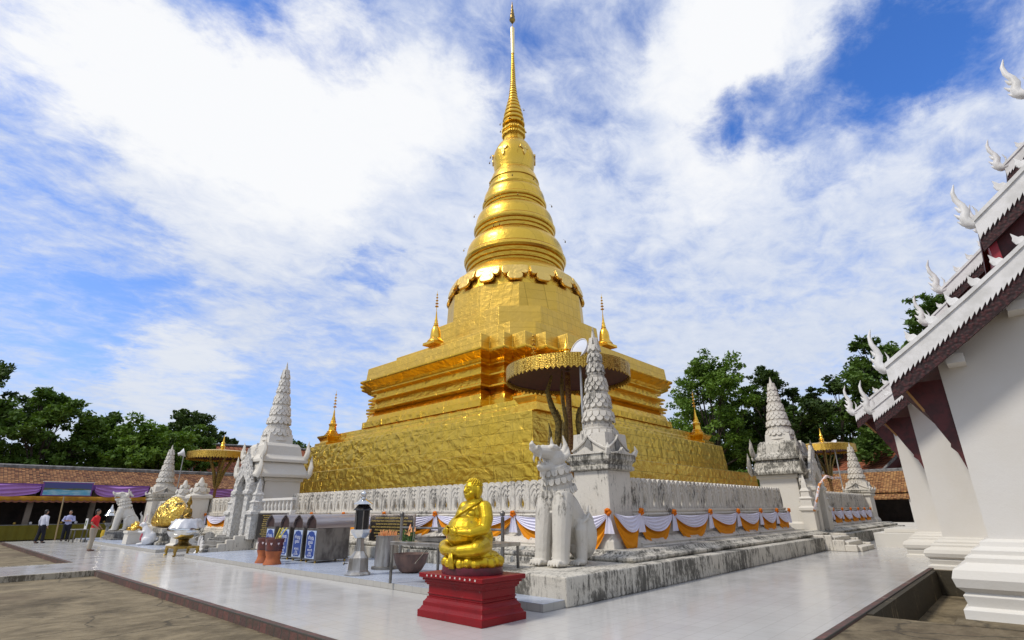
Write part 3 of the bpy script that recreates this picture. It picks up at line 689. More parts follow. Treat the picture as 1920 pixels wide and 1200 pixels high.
# ================================================================ cloth swags
SW = {}
def swag(p0, p1, out, label, sag=1.0, z=1.52, group='white and orange swags on the parapet'):
    p0 = Vector((*p0, z)); p1 = Vector((*p1, z)); out = Vector((*out, 0)); d = p1 - p0; L = d.length
    root = empty('cloth_swag', (p0.x, p0.y, z), label, 'swag', group)
    rs_ = random.Random(int(p0.x * 97 + p0.y * 31)); sag *= rs_.uniform(.92, 1.10); f1, f2 = rs_.uniform(0, 6), rs_.uniform(0, 6); sk = rs_.uniform(-.06, .06)
    sg = .60 * sag
    def white(u, v):
        uu = u + sk * math.sin(PI * u); c = 4 * uu * (1 - uu); c = max(c, 0) ** .85
        dz = -.07 * c * sag - v * (.05 + (sg * .60 - .06) * c)
        b = .085 + .10 * c * (.4 + .6 * v) + .018 * math.sin(v * 26 + 1.4 * math.sin(u * 5 + f1)) * (.35 + c)
        return p0 + d * (u + (.5 - u) * .05 * v) + out * b + Vector((0, 0, dz))
    def orange(u, v):
        uu = u + sk * math.sin(PI * u); c = max(4 * uu * (1 - uu), 0) ** .9
        dz = -.02 - .10 * v - c * (sg * .40 + v * .56 * sag)
        b = .035 + .085 * c * (.3 + .7 * v) + .022 * math.sin(v * 19 + 1.1 * math.sin(u * 4 + f2)) * (.3 + c)
        return p0 + d * (u + (.5 - u) * .03 * v) + out * b + Vector((0, 0, dz))
    MB().grid(white, 22, 22).build('white_cloth', M['c_white'], root, smooth=180, world=True)
    MB().grid(orange, 22, 14).build('orange_cloth', M['c_orange'], root, smooth=180, world=True)
    q = MB(); c = p1 + out * .12 + Vector((0, 0, .03))
    for k in range(7):
        a = k * 2.4; q.ball(c + d.normalized() * .055 * math.cos(a) + Vector((0, 0, .055 * math.sin(a))) + out * .02 * (k % 2), (.05, .05, .045), 7, 5)
    q.build('knot', M['c_orange_dark'], root, smooth=180, world=True)
    dn = d.normalized()
    def tail(u, v): return p1 + dn * ((u - .5) * (.10 + .22 * v)) + out * (.10 + .03 * math.sin(u * 14)) + Vector((0, 0, -.02 - .46 * v))
    MB().grid(tail, 10, 5).build('white_tail', M['c_white'], root, smooth=180, world=True)
    return root
XW = 12.18
kn = [9.0, 11.2, 14.8, 17.8, 20.7, 23.4, 25.4]
nm = ['between the golden monk and the lion', 'behind the golden monk and the incense table', 'behind the steel lantern, widest orange dip', 'over the black board by the lantern', 'over the roofs of the donation boxes', 'nearest the left shrine gate']
for i in range(6): swag((XW, kn[i]), (XW, kn[i+1]), (-1, 0), 'white and orange swag ' + nm[i], 1.0 if i < 4 else .6)
xr = [13.3, 15.35, 17.9, 20.3, 22.6, 24.5, 26.1]
nm = ['first to the right of the leaf tower', 'second to the right of the leaf tower', 'third to the right of the leaf tower', 'third before the right gate', 'second before the right gate', 'right beside the right gate']
for i in range(6): swag((xr[i], 7.86), (xr[i+1], 7.86), (0, -1), 'white and orange swag ' + nm[i], 1.0)
swag((11.98, 7.72), (13.2, 7.72), (0, -1), 'white and orange swag round the leaf tower behind the lion, right face', 1.05, 1.56)
swag((11.98, 9.0), (11.98, 7.76), (-1, 0), 'white and orange swag round the leaf tower behind the lion, left face', 1.05, 1.56)
xr = [31.6, 33.6, 35.6, 37.6, 39.6, 41.4, 43.2]
nm = ['just past the right gate', 'second past the right gate', 'third past the right gate', 'third from the far end of the right wall', 'second from the far end of the right wall', 'at the far end of the right wall']
for i in range(6): swag((xr[i], 7.86), (xr[i+1], 7.86), (0, -1), 'narrow white and orange swag ' + nm[i], 1.1)
swag((XW, 29.6), (XW, 33.0), (-1, 0), 'white and orange swag between the shrine gate and a small spire', 1.25)
swag((XW, 33.0), (XW, 36.6), (-1, 0), 'white and orange swag beside the silver alms bowl', 1.0)
q = MB(); pts = [Vector((26.75, 6.9, 1.5)), Vector((26.72, 6.7, 2.0)), Vector((26.8, 6.5, 2.6)), Vector((26.95, 6.2, 2.95)), Vector((27.9, 6.2, 2.9)), Vector((29.4, 6.2, 2.95))]
q.tube(pts, .055, 7); tag(q.build('twisted_cord', simple('candy_cord', (.72, .68, .72), .7, 0, (.62, .24, .06), 7, (1, 1, 1), .48, .52), smooth=180), 'twisted white and orange cord hung across the right gate piers', 'cord')
# ================================================================ golden stupa
CX, CY = 33.0, 30.1
st = empty('golden_stupa', (CX, CY, .5), 'huge gold sheeted stupa with ringed spire rising over the whole temple', 'stupa')
def O(z): return z - .5
def sqr(wd, z): return [(-wd, -wd, O(z)), (wd, -wd, O(z)), (wd, wd, O(z)), (-wd, wd, O(z))]
def plan(wd, z, k=1.0):
    """square plan with stepped corners"""
    c = [(wd, wd - 4*k), (wd - .8*k, wd - 4*k), (wd - .8*k, wd - 2.7*k), (wd - 1.6*k, wd - 2.7*k), (wd - 1.6*k, wd - 1.6*k), (wd - 2.7*k, wd - 1.6*k), (wd - 2.7*k, wd - .8*k), (wd - 4*k, wd - .8*k), (wd - 4*k, wd)]
    out = []
    for a in range(4):
        ca, sa = (1, 0, -1, 0)[a], (0, 1, 0, -1)[a]
        out += [(x*ca - y*sa, x*sa + y*ca, O(z)) for x, y in c]
    return out
def octo(wd, z, c=2.3):
    P = [(wd, c - wd), (wd, wd - c), (wd - c, wd), (c - wd, wd), (-wd, wd - c), (-wd, c - wd), (c - wd, -wd), (wd - c, -wd)]
    return [(x, y, O(z)) for x, y in P]
def part(name, rings, m, bevel=.03): return MB().loft(rings).build(name, m, st, bevel=bevel)
part('terrace', [sqr(14.25, .5), sqr(14.08, 4.36)], M['gold_crumple'], .04)
part('terrace', [sqr(12.50, 4.37), sqr(12.30, 6.60)], M['gold_crumple'], .04)
part('terrace', [sqr(10.95, 6.61), sqr(10.85, 7.2), sqr(10.7, 7.25), sqr(10.6, 7.74)], M['gold_crumple'], .04)
body = [(10.72, 7.745), (10.70, 8.2), (10.50, 8.25), (10.42, 8.6), (10.12, 8.95), (10.05, 9.02), (10.55, 9.10), (10.55, 9.24), (10.12, 9.40), (10.06, 9.8), (10.48, 9.88), (10.48, 10.02), (10.06, 10.16), (10.02, 10.5), (10.35, 10.62), (10.35, 10.72), (10.22, 10.78), (10.40, 10.98), (10.98, 11.30), (11.02, 11.38), (11.02, 11.50), (10.72, 11.53)]
part('moulded_body', [plan(a, z) for a, z in body], M['gold_mould'], .02)
part('cornice_band', [plan(10.70, 11.54), plan(10.62, 12.55)], M['gold_panel'])
part('upper_terrace', [octo(8.05, 12.56, 1.3), octo(7.95, 14.05, 1.3)], M['gold_panel'])
part('upper_terrace', [octo(6.25, 14.06), octo(6.10, 16.55)], M['gold_panel'])
def rg(r, z, n=64, a0=0): return [(r*math.cos(a0 + 2*PI*k/n), r*math.sin(a0 + 2*PI*k/n), O(z)) for k in range(n)]
part('drum', [rg(6.25, 16.56, 12, R(15)), rg(6.15, 19.0, 12, R(15)), rg(5.9, 19.1, 12, R(15))], M['gold_panel'])
def cone(prof, n=72): return [rg(r, z, n) for r, z in prof]
def rnd_part(name, prof, m): MB().loft(cone(prof)).build(name, m, st, smooth=28)
rnd_part('lotus_dome', [(5.85, 19.05), (5.75, 19.6), (5.6, 20.3), (5.4, 20.85), (5.05, 21.4), (4.55, 21.9), (4.28, 22.1)], M['gold_ring'])
def mould(R0, z0, z1, R1, Rm):
    """ring moulding: three stacked rolls then a sloping cone to the next neck"""
    h = z1 - z0; o = []
    for a, b in ((0, .885), (.05, .895), (.06, .935), (.11, .945), (.13, .915), (.17, .92), (.18, .965), (.24, .978), (.26, .94), (.295, .945), (.305, .99), (.36, 1.012), (.41, 1.012), (.45, .995), (.455, .965), (.475, .96), (.48, .975)):
        o.append((Rm * b, z0 + h * a))
    for i in range(1, 10):
        u = i / 9; o.append((R1 + (Rm * .97 - R1) * math.sqrt(max(0, 1 - u**2.2)), z0 + h * (.485 + .515 * u)))
    return o
rnd_part('ring_moulding', mould(4.3, 22.11, 25.6, 3.45, 4.75), M['gold_ring'])
rnd_part('ring_moulding', mould(3.4, 25.61, 28.7, 2.95, 3.9), M['gold_ring'])
rnd_part('ring_moulding', mould(2.9, 28.71, 31.1, 2.55, 3.12), M['gold_ring'])
rnd_part('bell_collar', [(2.60, 31.11), (2.66, 31.3), (2.60, 31.55), (2.42, 31.6), (2.42, 32.1), (2.5, 32.2), (2.45, 32.4), (2.36, 32.6), (2.2, 33.1), (1.95, 33.45), (1.95, 33.55)], M['gold_ring'])
rnd_part('bell', [(1.96, 33.56), (2.0, 34.0), (2.08, 34.6), (2.14, 35.0), (2.12, 35.4), (2.0, 35.9), (1.84, 36.3), (1.66, 36.7), (1.46, 37.0), (1.18, 37.3), (1.0, 37.5)], M['gold_ring'])
def lob(wd, h):
    half = [(.10, -1.0), (.20, -.97), (.27, -.84), (.28, -.68), (.24, -.55), (.33, -.62), (.42, -.60), (.47, -.48), (.47, -.1), (.42, -.02), (.25, .02)]
    P = half + [(-a, b) for a, b in reversed(half)]
    return [(a * wd, b * h) for a, b in P][::-1]
for k in range(16):
    a = 2*PI*k/16 + R(222.4); q = MB()
    rad = Vector((math.cos(a), math.sin(a), 0)); tan = Vector((-math.sin(a), math.cos(a), 0))
    V = (Vector((0, 0, 1)) - rad * .34).normalized()
    q.slab(lob(2.30, 1.52), rad * 5.60 + Vector((0, 0, O(20.58))), tan, V, -.02, .24)
    q.build('lotus_petal', M['gold_leaf'], st, bevel=.06)
for k in range(6):
    a = 2*PI*k/6 + R(222.4 + 30); q = MB()
    rad = Vector((math.cos(a), math.sin(a), 0)); tan = Vector((-math.sin(a), math.cos(a), 0))
    for da, dz, s_, rt_ in ((0, 0, .62, 0), (-.3, .32, .55, .9), (.3, .32, .55, -.9)):
        U = tan * math.cos(rt_) + Vector((0, 0, 1)) * math.sin(rt_); V = -tan * math.sin(rt_) + Vector((0, 0, 1)) * math.cos(rt_)
        q.slab([(-.30*s_, 0), (-.34*s_, -.5*s_), (0, -1.1*s_), (.34*s_, -.5*s_), (.30*s_, 0), (0, .22*s_)], rad * 2.06 + tan * da * 1.3 + Vector((0, 0, O(35.25 + dz))), U, V, -.05, .14)
    q.build('bell_leaf', M['gold_leaf'], st, bevel=.03)
hp = [(1.0, 37.51), (1.0, 38.0), (1.22, 38.15), (1.22, 38.4), (1.05, 38.45), (1.05, 38.65), (1.25, 38.75), (1.25, 38.95), (1.0, 39.05), (.95, 39.5)]
def har(r, z):
    return [(x * .80, y * .80, zz_) for x, y, zz_ in plan(r * 1.15, z, r * .16)]
part('harmika', [har(a, z) for a, z in hp], M['gold_ring'], .015)
sp = []; z = 39.52; zs = [39.52]
rr_ = lambda z: np.interp(z, [39.5, 40.6, 41.43, 43.2, 45.0, 47.3, 49.4], [1.17, 1.03, .86, .49, .32, .235, .15])
step_ = .62
while z < 49.4:
    r = float(rr_(z)); h = max(.26, step_ * (r / 1.1) ** .55)
    sp += [(r * .80, z), (r * .99, z + h * .08), (r * 1.02, z + h * .35), (r * .95, z + h * .62), (r * .80, z + h * .92)]; z += h
rnd_part('spire', sp + [(.15, z)], M['gold_ring'])
rnd_part('spire_wrap', [(.18, z + .01), (.21, z + .6), (.225, 51.8), (.235, 53.3), (.05, 53.4)], simple('pale_wrapped_gold', (.84, .68, .34), .4, .85))
fin = [(.035, 53.41), (.035, 54.1), (.10, 54.12), (.30, 54.45), (.34, 54.6), (.30, 54.75), (.27, 54.9), (.30, 55.0), (.24, 55.3), (.21, 55.4), (.24, 55.5), (.18, 55.8), (.15, 55.9), (.18, 56.0), (.12, 56.4), (.10, 56.5), (.12, 56.6), (.07, 57.0), (.05, 57.3), (.012, 57.5)]
rnd_part('finial', fin, M['bronze'])
for k in range(40):
    zz_, r_ = rnd.choice(((25.0, 4.9), (28.6, 3.95), (31.4, 2.9), (35.0, 2.5), (39.3, 1.5), (41, 1.3))); a = rnd.uniform(0, 6.28)
    c = Vector((r_*math.cos(a), r_*math.sin(a), O(zz_))); q = MB(); q.lathe([(.02, .12), (.07, 0), (.05, .10), (.01, .2)], 6, c); q.tube([c + Vector((0,0,.2)), c * 1.0 + Vector((-math.cos(a)*.2, -math.sin(a)*.2, .35))], .012, 4); q.build('wind_bell', M['bronze'], st)

def mini_stupa(loc, label, kind):
    root = empty('corner_stupa', loc, label, 'small stupa', 'small gold stupas round the terraces')
    def s4(k, z): return [(-k, -k, z), (k, -k, z), (k, k, z), (-k, k, z)]
    if kind == 0:
        MB().loft([s4(.95, 0), s4(.92, .32), s4(.66, .38), s4(.64, .50), s4(.80, .78), s4(.84, .80), s4(.84, .92), s4(.55, 1.0)]).build('plinth_block', M['gold_cast'], root, bevel=.015)
        q = MB(); q.lathe([(.60, .98), (.62, 1.05), (.50, 1.12), (.52, 1.18), (.42, 1.26), (.44, 1.32), (.34, 1.40), (.29, 1.75), (.33, 1.85), (.36, 1.92), (.26, 2.0), (.22, 2.08), (.24, 2.14), (.16, 2.3), (.17, 2.36), (.10, 2.6), (.07, 2.9), (.05, 3.1)], 8)
    else:
        MB().loft([s4(.72, 0), s4(.70, .22), s4(.60, .26)]).build('plinth_block', M['gold_cast'], root, bevel=.015)
        q = MB(); q.lathe([(.62, .27), (.66, .33), (.62, .42), (.54, .5), (.50, .58), (.44, .62), (.42, .95), (.36, 1.35), (.25, 1.6), (.20, 1.66), (.22, 1.72), (.17, 1.8), (.18, 1.9), (.13, 2.0), (.14, 2.1), (.10, 2.25), (.07, 2.5), (.03, 3.0)], 16)
    q.build('bell', M['gold_cast'], root, smooth=35)
    q = MB(); z0 = 3.05
    q.lathe([(.028, z0 - .2), (.022, z0 + 1.5), (.006, z0 + 1.75)], 5)
    for k, r in enumerate((.16, .14, .12, .10, .08)): q.lathe([(r * .35, z0 + .35 + .26*k + .08), (r, z0 + .35 + .26*k), (r * .9, z0 + .31 + .26*k)], 10)
    q.build('tiered_umbrella', M['gold_cast'], root)
B_ = 10.9
mini_stupa((CX - B_, CY + B_, 6.60), 'small gold stupa on the left corner of the second terrace', 0)
mini_stupa((CX + B_, CY - B_, 6.60), 'small gold stupa on the right corner of the second terrace, before the trees', 0)
mini_stupa((CX - B_ - .35, CY - B_ - .7, 6.60), 'gold tiered finial rising above the parasol at its left', 0)
mini_stupa((CX - 7.85, CY + 1.6, 14.05), 'gold bell stupa high on the upper ledge, left of centre', 1)
mini_stupa((CX + 2.2, CY - 7.85, 14.05), 'gold bell stupa high on the upper ledge, right of centre', 1)

# ================================================================ parasols
def parasol(loc, zr, rad, label, big):
    root = empty('gold_parasol', (loc[0], loc[1], .5), label, 'parasol', 'gold parasols at the corners')
    Z = zr - .5; n = 40
    q = MB(); q.lathe([(.22, 0), (.22, .3), (.13, .4), (.12, Z * .5), (.11, Z + .1)], 10); q.build('mast', M['mast'], root, smooth=40)
    q = MB()
    rings = [[((rad + dr) * math.cos(2*PI*k/n), (rad + dr) * math.sin(2*PI*k/n), Z + dz) for k in range(n)] for dr, dz in ((-.03, -.22), (.02, -.22), (.02, .25), (-.03, .25))]
    q.loft(rings + [rings[0]], caps=False); q.build('lattice_rim', M['gold_lattice'], root)
    q = MB()
    for k in range(72):
        a = 2*PI*k/72; rr_ = rad; tan = Vector((-math.sin(a), math.cos(a), 0)); c = Vector((rr_*math.cos(a), rr_*math.sin(a), Z - .22)); h = PI*rad/72
        q.slab([(-h, 0), (0, -.10), (h, 0)], c, tan, (0, 0, 1), -.01, .02)
    q.build('fringe', M['gold_lattice'], root)
    q = MB(); q.lathe([(rad - .05, Z - .12), (rad * .5, Z + .16), (.1, Z + .22)], n, caps=False); q.build('lining', M['red_lacquer'], root, smooth=60)
    q = MB(); q.lathe([(rad - .02, Z + .25), (rad * .8, Z + .36), (rad * .4, Z + .46), (.12, Z + .50)], n, caps=False); q.build('canopy_top', M['gold_ring'], root, smooth=60)
    q = MB(); q.lathe([(.30, Z + .46), (.30, Z + .56), (.16, Z + .62), (.16, Z + .75), (.22, Z + .80), (.12, Z + .9), (.10, Z + 1.0), (.16, Z + 1.05), (.07, Z + 1.2), (.02, Z + 1.7)], 12); q.build('finial', M['gold_cast'], root, smooth=40)
    for k in range(5):
        a = 2*PI*k/5 + 2.2; u = Vector((math.cos(a), math.sin(a), 0)); zz_ = Vector((0, 0, 1)); q = MB()
        pts = [u*.12 + zz_*(Z*.42), u*.34 + zz_*(Z*.43), u*.58 + zz_*(Z*.50), u*.46 + zz_*(Z*.60), u*.40 + zz_*(Z*.70), u*.66 + zz_*(Z*.80), u*.82 + zz_*(Z*.90), u*.62 + zz_*(Z + .02)] if big else [u*.12 + zz_*(Z*.55), u*.2 + zz_*(Z*.62), u*.35 + zz_*(Z*.75), u*.8 + zz_*(Z*.93), u*1.05 + zz_*(Z + .02)]
        m_ = len(pts); q.tube(pts, [.05 + .09*math.sin(PI*i/(m_-1)) for i in range(m_)], 8, flat=.55)
        tip = [u*.52 + zz_*(Z*.53), u*.70 + zz_*(Z*.50), u*.80 + zz_*(Z*.56), u*.74 + zz_*(Z*.64), u*.80 + zz_*(Z*.70)]
        if big: q.tube(tip, [.10, .10, .09, .06, .01], 6); q.slab([(-.1, -.2), (-.14, .1), (0, .4), (.14, .1), (.1, -.2)], u*.45 + zz_*(Z*.72), u, zz_, -.03, .03)
        q.build('naga_bracket', M['naga'], root, smooth=60)
    return root
parasol((16.2, 12.05), 6.62, 2.40, 'large gold parasol with red lining, behind the tall leaf spire', True)
parasol((16.2, 48.0), 6.05, 2.45, 'gold parasol before the orange roofed house at left', False)
parasol((50.0, 11.3), 6.2, 2.3, 'gold parasol half hidden behind the mouldy right gate', False)

# ================================================================ floodlights
def floodlight(base, z, aim, label, rad):
    root = empty('floodlight', (base[0], base[1], .5), label, 'floodlight', 'floodlights on poles')
    Z = z - .5
    MB().lathe([(.10, 0), (.10, .1), (.045, .15), (.04, Z)], 8).build('pole', M['pole_grey'], root, smooth=40)
    d = Vector(aim).normalized(); rot = d.to_track_quat('Z', 'Y').to_matrix().to_4x4(); T = Matrix.Translation((0, 0, Z + rad * .5)) @ rot
    q = MB(); q.lathe([(.05, -rad*1.3), (rad*.35, -rad*1.25), (rad*.40, -rad*.8), (rad*.75, -rad*.35), (rad, 0), (rad*1.02, .03), (rad*.95, .02)], 24, caps=False).xf(T); q.build('shell', M['lamp_white'], root, smooth=40)
    q = MB(); q.lathe([(rad*.96, .0), (rad*.5, rad*.10), (.01, rad*.14)], 20).xf(T); q.build('glass', M['lamp_glass'], root, smooth=60)
floodlight((14.75, 10.40), 6.85, (-.85, .15, .3), 'silver floodlight peeping out left of the tallest leaf spire', .40)
floodlight((13.5, 48.2), 6.0, (.9, -.3, .35), 'white floodlight on a thin pole above the gilded boulder', .34)
floodlight((48.5, 10.2), 6.3, (-.5, .4, .6), 'white floodlight on a thin pole right of the mouldy gate', .34)

# ================================================================ monk statue
pd = empty('red_pedestal', (6.66, 7.15, 0), 'stepped red painted pedestal with chipped rim, in the foreground', 'pedestal')
def rc(o, z): return [(-.50+o, -.78+o, z), (.50-o, -.78+o, z), (.50-o, .78-o, z), (-.50+o, .78-o, z)]
MB().loft([rc(0, 0), rc(0, .105), rc(.018, .11), rc(.03, .125), rc(.05, .16), rc(.06, .165), rc(.06, .225), rc(.075, .235), rc(.10, .27), rc(.105, .275), rc(.105, .30)]).build('base_mould', M['red_paint'], pd, bevel=.006)
MB().loft([rc(.125, .301), rc(.125, .335), rc(.11, .34), rc(.11, .352), rc(.125, .36), rc(.125, .47), rc(.095, .48), rc(.095, .50), rc(.075, .505), rc(.075, .545), rc(.045, .55), rc(.045, .585)]).build('waist', M['red_paint'], pd, bevel=.005)
MB().loft([rc(.03, .586), rc(.0, .595), rc(.0, .655), rc(.008, .665)]).build('top_slab', M['red_paint'], pd, bevel=.008)
for k in range(11):
    y = -.62 + .118 * k
    c = MB(); c.slab([(-.017, -.012), (.013, -.016), (.018, .012), (-.01, .017)], (-.5008, y, .632 + rnd.uniform(-.006, .006)), (0, -1, 0), (0, 0, 1), -.001, .0025); c.build('flaked_spot', M['chip'] if rnd.random() < .7 else M['stone_dark'], pd)
mk = empty('monk_statue', (6.66, 7.13, .665), 'golden fat monk statue seated cross legged with hands on its belly', 'statue', rz=R(-98))
MB().lathe([(.58, 0), (.585, .02), (.575, .11), (.55, .125)], 28, sx=1.0, sy=.82).build('foot_block', M['maroon_base'], mk, smooth=30)
b = MB()
b.ball((0, .0, .20), (.56, .46, .13), 24, 10); b.ball((0, .0, .29), (.50, .42, .09), 24, 10)
for k in range(22):      # robe folds round the cushion
    a = 2*PI*k/22; b.ball((.50*math.cos(a), .41*math.sin(a), .17 + .02*(k % 2)), (.10, .10, .09), 8, 6)
for s in (-1, 1):
    b.tube([(s*.16, .10, .42), (s*.34, -.06, .43), (s*.47, -.24, .40)], [.17, .155, .125], 12)
    b.ball((s*.47, -.25, .40), (.125, .12, .115))
    b.tube([(s*.47, -.26, .39), (s*.22, -.42, .365), (-s*.04, -.44, .355)], [.11, .088, .06], 12)
    b.ball((-s*.12, -.45, .35), (.115, .06, .05), 10, 7)
    for k in range(5): b.ball((-s*(.21 + .006*k), -.47 + .02*k, .345 + .004*k), (.032, .016, .018), 7, 5)
b.ball((0, -.12, .66), (.375, .35, .30), 20, 12); b.ball((0, .02, .92), (.32, .235, .22), 18, 10)
b.ball((.13, -.15, .93), (.125, .09, .09)); b.ball((-.13, -.15, .93), (.125, .09, .09))
b.ball((0, .06, .55), (.36, .27, .25), 18, 10)
for s in (-1, 1):
    b.ball((s*.285, .03, 1.03), (.135, .125, .12))
    b.tube([(s*.31, .03, 1.02), (s*.395, .0, .85), (s*.42, -.05, .70)], [.118, .115, .095], 12); b.ball((s*.42, -.06, .69), .092)
    b.tube([(s*.42, -.07, .69), (s*.36, -.30, .64), (s*.20, -.44, .65)], [.092, .075, .052], 12)
    b.ball((s*.135, -.475, .66), (.075, .04, .055), 10, 7)
    for k in range(4):
        b.tube([(s*.10, -.49, .70 - .026*k), (s*.05, -.50, .698 - .026*k), (s*.012 + s*.006*k, -.49, .694 - .026*k)], [.018, .0165, .012], 7)
    b.tube([(s*.15, -.465, .70), (s*.11, -.475, .735), (s*.06, -.475, .745)], [.020, .018, .013], 7)
b.tube([(0, .04, 1.05), (0, .02, 1.18)], [.175, .14], 12)
b.ball((0, .0, 1.33), (.156, .17, .187), 20, 12); b.ball((0, -.06, 1.24), (.125, .115, .10), 14, 9); b.ball((0, -.11, 1.19), (.06, .05, .04))
b.tube([(0, -.150, 1.375), (0, -.180, 1.325), (0, -.190, 1.30)], [.016, .022, .030], 8)
for s in (-1, 1):
    b.ball((s*.055, -.137, 1.345), (.035, .025, .016), 8, 6); b.tube([(s*.02, -.158, 1.378), (s*.06, -.152, 1.388), (s*.10, -.12, 1.372)], [.012, .014, .010], 6)
    b.tube([(s*.150, .0, 1.39), (s*.165, .0, 1.32), (s*.158, -.01, 1.25), (s*.148, -.015, 1.19)], [.028, .032, .024, .026], 7); b.ball((s*.085, -.10, 1.27), (.05, .05, .05), 8, 6)
    b.ball((s*.025, -.185, 1.293), (.017, .016, .014), 7, 5)
b.tube([(-.055, -.150, 1.247), (0, -.172, 1.243), (.055, -.150, 1.247)], [.010, .016, .010], 6); b.tube([(-.045, -.148, 1.226), (0, -.168, 1.222), (.045, -.148, 1.226)], [.009, .015, .009], 6)
b.build('body', M['gold_paint'], mk, smooth=180, remesh=.0095)
h = MB()
for i in range(7):
    ph = .12 + i * .17; n = max(5, int(20 * math.sin(ph + .15)))
    for k in range(n):
        a = 2*PI*k/n + i*.4; p = Vector((.150*math.sin(ph)*math.cos(a), .005 + .166*math.sin(ph)*math.sin(a), 1.333 + .186*math.cos(ph)))
        if p.y < -.10 and p.z < 1.45: continue
        h.ball(p, .021, 6, 5)
h.build('hair_curls', M['gold_paint'], mk, smooth=180)
r_ = MB()
pts = [Vector((.26, -.05, 1.11)), Vector((.16, -.245, .99)), Vector((0, -.39, .86)), Vector((-.2, -.415, .68)), Vector((-.36, -.26, .54))]
for k in range(3): r_.tube([p + Vector((.022*k, .012 + .004*k, .022*k)) for p in pts], .011, 6, flat=.7)
for k in range(4): r_.tube([(.02 + .035*k, -.47 - .01*k, .33), (.05 + .03*k, -.50, .22), (.03 + .04*k, -.475, .10)], [.02, .024, .02], 6)
r_.build('robe_fold', M['gold_paint'], mk, smooth=180)

# ================================================================ lions
def lion(loc, rot, sc, label, mat):
    root = empty('lion_statue', loc, label, 'lion statue', 'white guardian lions', rz=rot)
    b = MB()
    b.tube([(0, -.22, 1.38), (0, -.02, 1.18), (0, .32, .86), (0, .62, .58)], [.38, .42, .38, .35], 16)
    b.ball((0, -.24, 1.42), (.45, .32, .36), 16, 10); b.ball((0, .62, .48), (.40, .36, .42), 16, 10)
    b.tube([(0, -.16, 1.5), (0, -.22, 1.85), (0, -.30, 2.15)], [.40, .36, .32], 16)
    b.ball((0, -.30, 2.30), (.30, .28, .28), 16, 10)
    b.tube([(0, -.40, 2.42), (0, -.66, 2.44), (0, -.86, 2.45), (0, -1.02, 2.50), (0, -1.10, 2.60), (0, -1.06, 2.68)], [.20, .16, .125, .09, .055, .012], 12, flat=1.2)
    b.tube([(0, -.36, 2.14), (0, -.60, 2.10), (0, -.80, 2.08), (0, -.90, 2.12)], [.17, .12, .085, .03], 12, flat=1.2)
    b.ball((0, -.70, 1.99), (.075, .08, .09), 8, 6)
    for s in (-1, 1):
        b.ball((s*.16, -.52, 2.53), (.10, .12, .10), 10, 7); b.ball((s*.22, -.57, 2.54), (.05, .06, .055), 8, 6); b.tube([Vector((s*.10, -.98, 2.50)) + Vector((s*.03, math.cos(t_)*(.07 - .008*t_), math.sin(t_)*(.07 - .008*t_))) for t_ in [i*.6 for i in range(10)]], .022, 6); b.tube([(s*.10, -.88, 2.38), (s*.11, -.92, 2.27), (s*.10, -.90, 2.18)], [.04, .03, .008], 6)
        b.tube([(s*.13, -.50, 2.55), (s*.20, -.42, 2.56), (s*.24, -.32, 2.50)], [.05, .06, .03], 7)
        b.tube([(s*.19, -.16, 2.42), (s*.23, -.10, 2.62), (s*.20, -.16, 2.86)], [.10, .08, .012], 7, flat=.6)
        b.tube([(s*.25, -.22, 2.30), (s*.33, -.10, 2.40), (s*.30, -.06, 2.58)], [.09, .07, .012], 7, flat=.6)
        # front legs: straight columns
        b.tube([(s*.26, -.28, 1.52), (s*.28, -.36, 1.18), (s*.285, -.43, .7), (s*.29, -.47, .28), (s*.29, -.50, .08)], [.25, .255, .225, .20, .205], 14)
        b.ball((s*.29, -.56, .08), (.215, .24, .09), 12, 8)
        for k in range(4): b.tube([(s*.29 + (k - 1.5)*.088, -.62, .10), (s*.29 + (k - 1.5)*.092, -.74, .10), (s*.29 + (k - 1.5)*.092, -.80, .03)], [.045, .052, .022], 7)
        # hind legs folded
        b.ball((s*.36, .44, .62), (.19, .30, .40), 14, 9)
        b.tube([(s*.38, .22, .92), (s*.40, .13, .72), (s*.40, .16, .40), (s*.40, .13, .10)], [.13, .165, .145, .13], 12)
        b.ball((s*.40, .05, .07), (.15, .20, .075), 10, 7)
        for k in range(4): b.tube([(s*.40 + (k - 1.5)*.07, -.02, .08), (s*.40 + (k - 1.5)*.074, -.12, .075), (s*.40 + (k - 1.5)*.074, -.16, .02)], [.036, .042, .018], 6)
        # shoulder scrolls and knee band
        b.tube([Vector((s*.30 + .0*t, -.50, 1.45)) + Vector((s*.02, 0, 0)) + Vector((s*math.cos(t)*(.12 - .014*t), -.02, math.sin(t)*(.12 - .014*t))) for t in [i*.55 for i in range(14)]], .030, 6)
        b.tube([(s*.20, .62, 1.02), (s*.42, .46, 1.06), (s*.54, .26, .98), (s*.50, .10, .88)], [.035, .04, .04, .02], 6)
    b.tube([(0, -.72, 1.98), (.0, -.70, 1.84), (0, -.58, 1.74), (0, -.46, 1.62)], [.045, .042, .040, .035], 8)
    b.tube([(0, .95, .35), (0, 1.08, .60), (0, 1.05, .95), (0, .92, 1.12), (0, .98, 1.28)], [.08, .085, .075, .05, .012], 8)
    ob = b.build('body', mat, root, smooth=180, remesh=.015)
    c = MB()
    for zc, rc_, yc, n, h, tl in ((1.66, .40, -.17, 18, .15, .25), (1.90, .365, -.24, 16, .14, .25), (2.08, .34, -.28, 14, .13, .2)):
        t = MB(); leaf_row(t, 0, rc_, n, h, tl); t.xf(Matrix.Translation((0, yc, zc)) @ Matrix.Rotation(R(14), 4, 'X')); c.merge(t)
    c.build('mane_collar', mat, root, smooth=40)
    f = MB()
    for k in range(5): f.tube([(0, .02 + .10*k, 1.70 - .17*k), (0, .14 + .10*k, 1.80 - .17*k), (0, .10 + .10*k, 1.95 - .17*k)], [.07, .06, .01], 6, flat=.5)
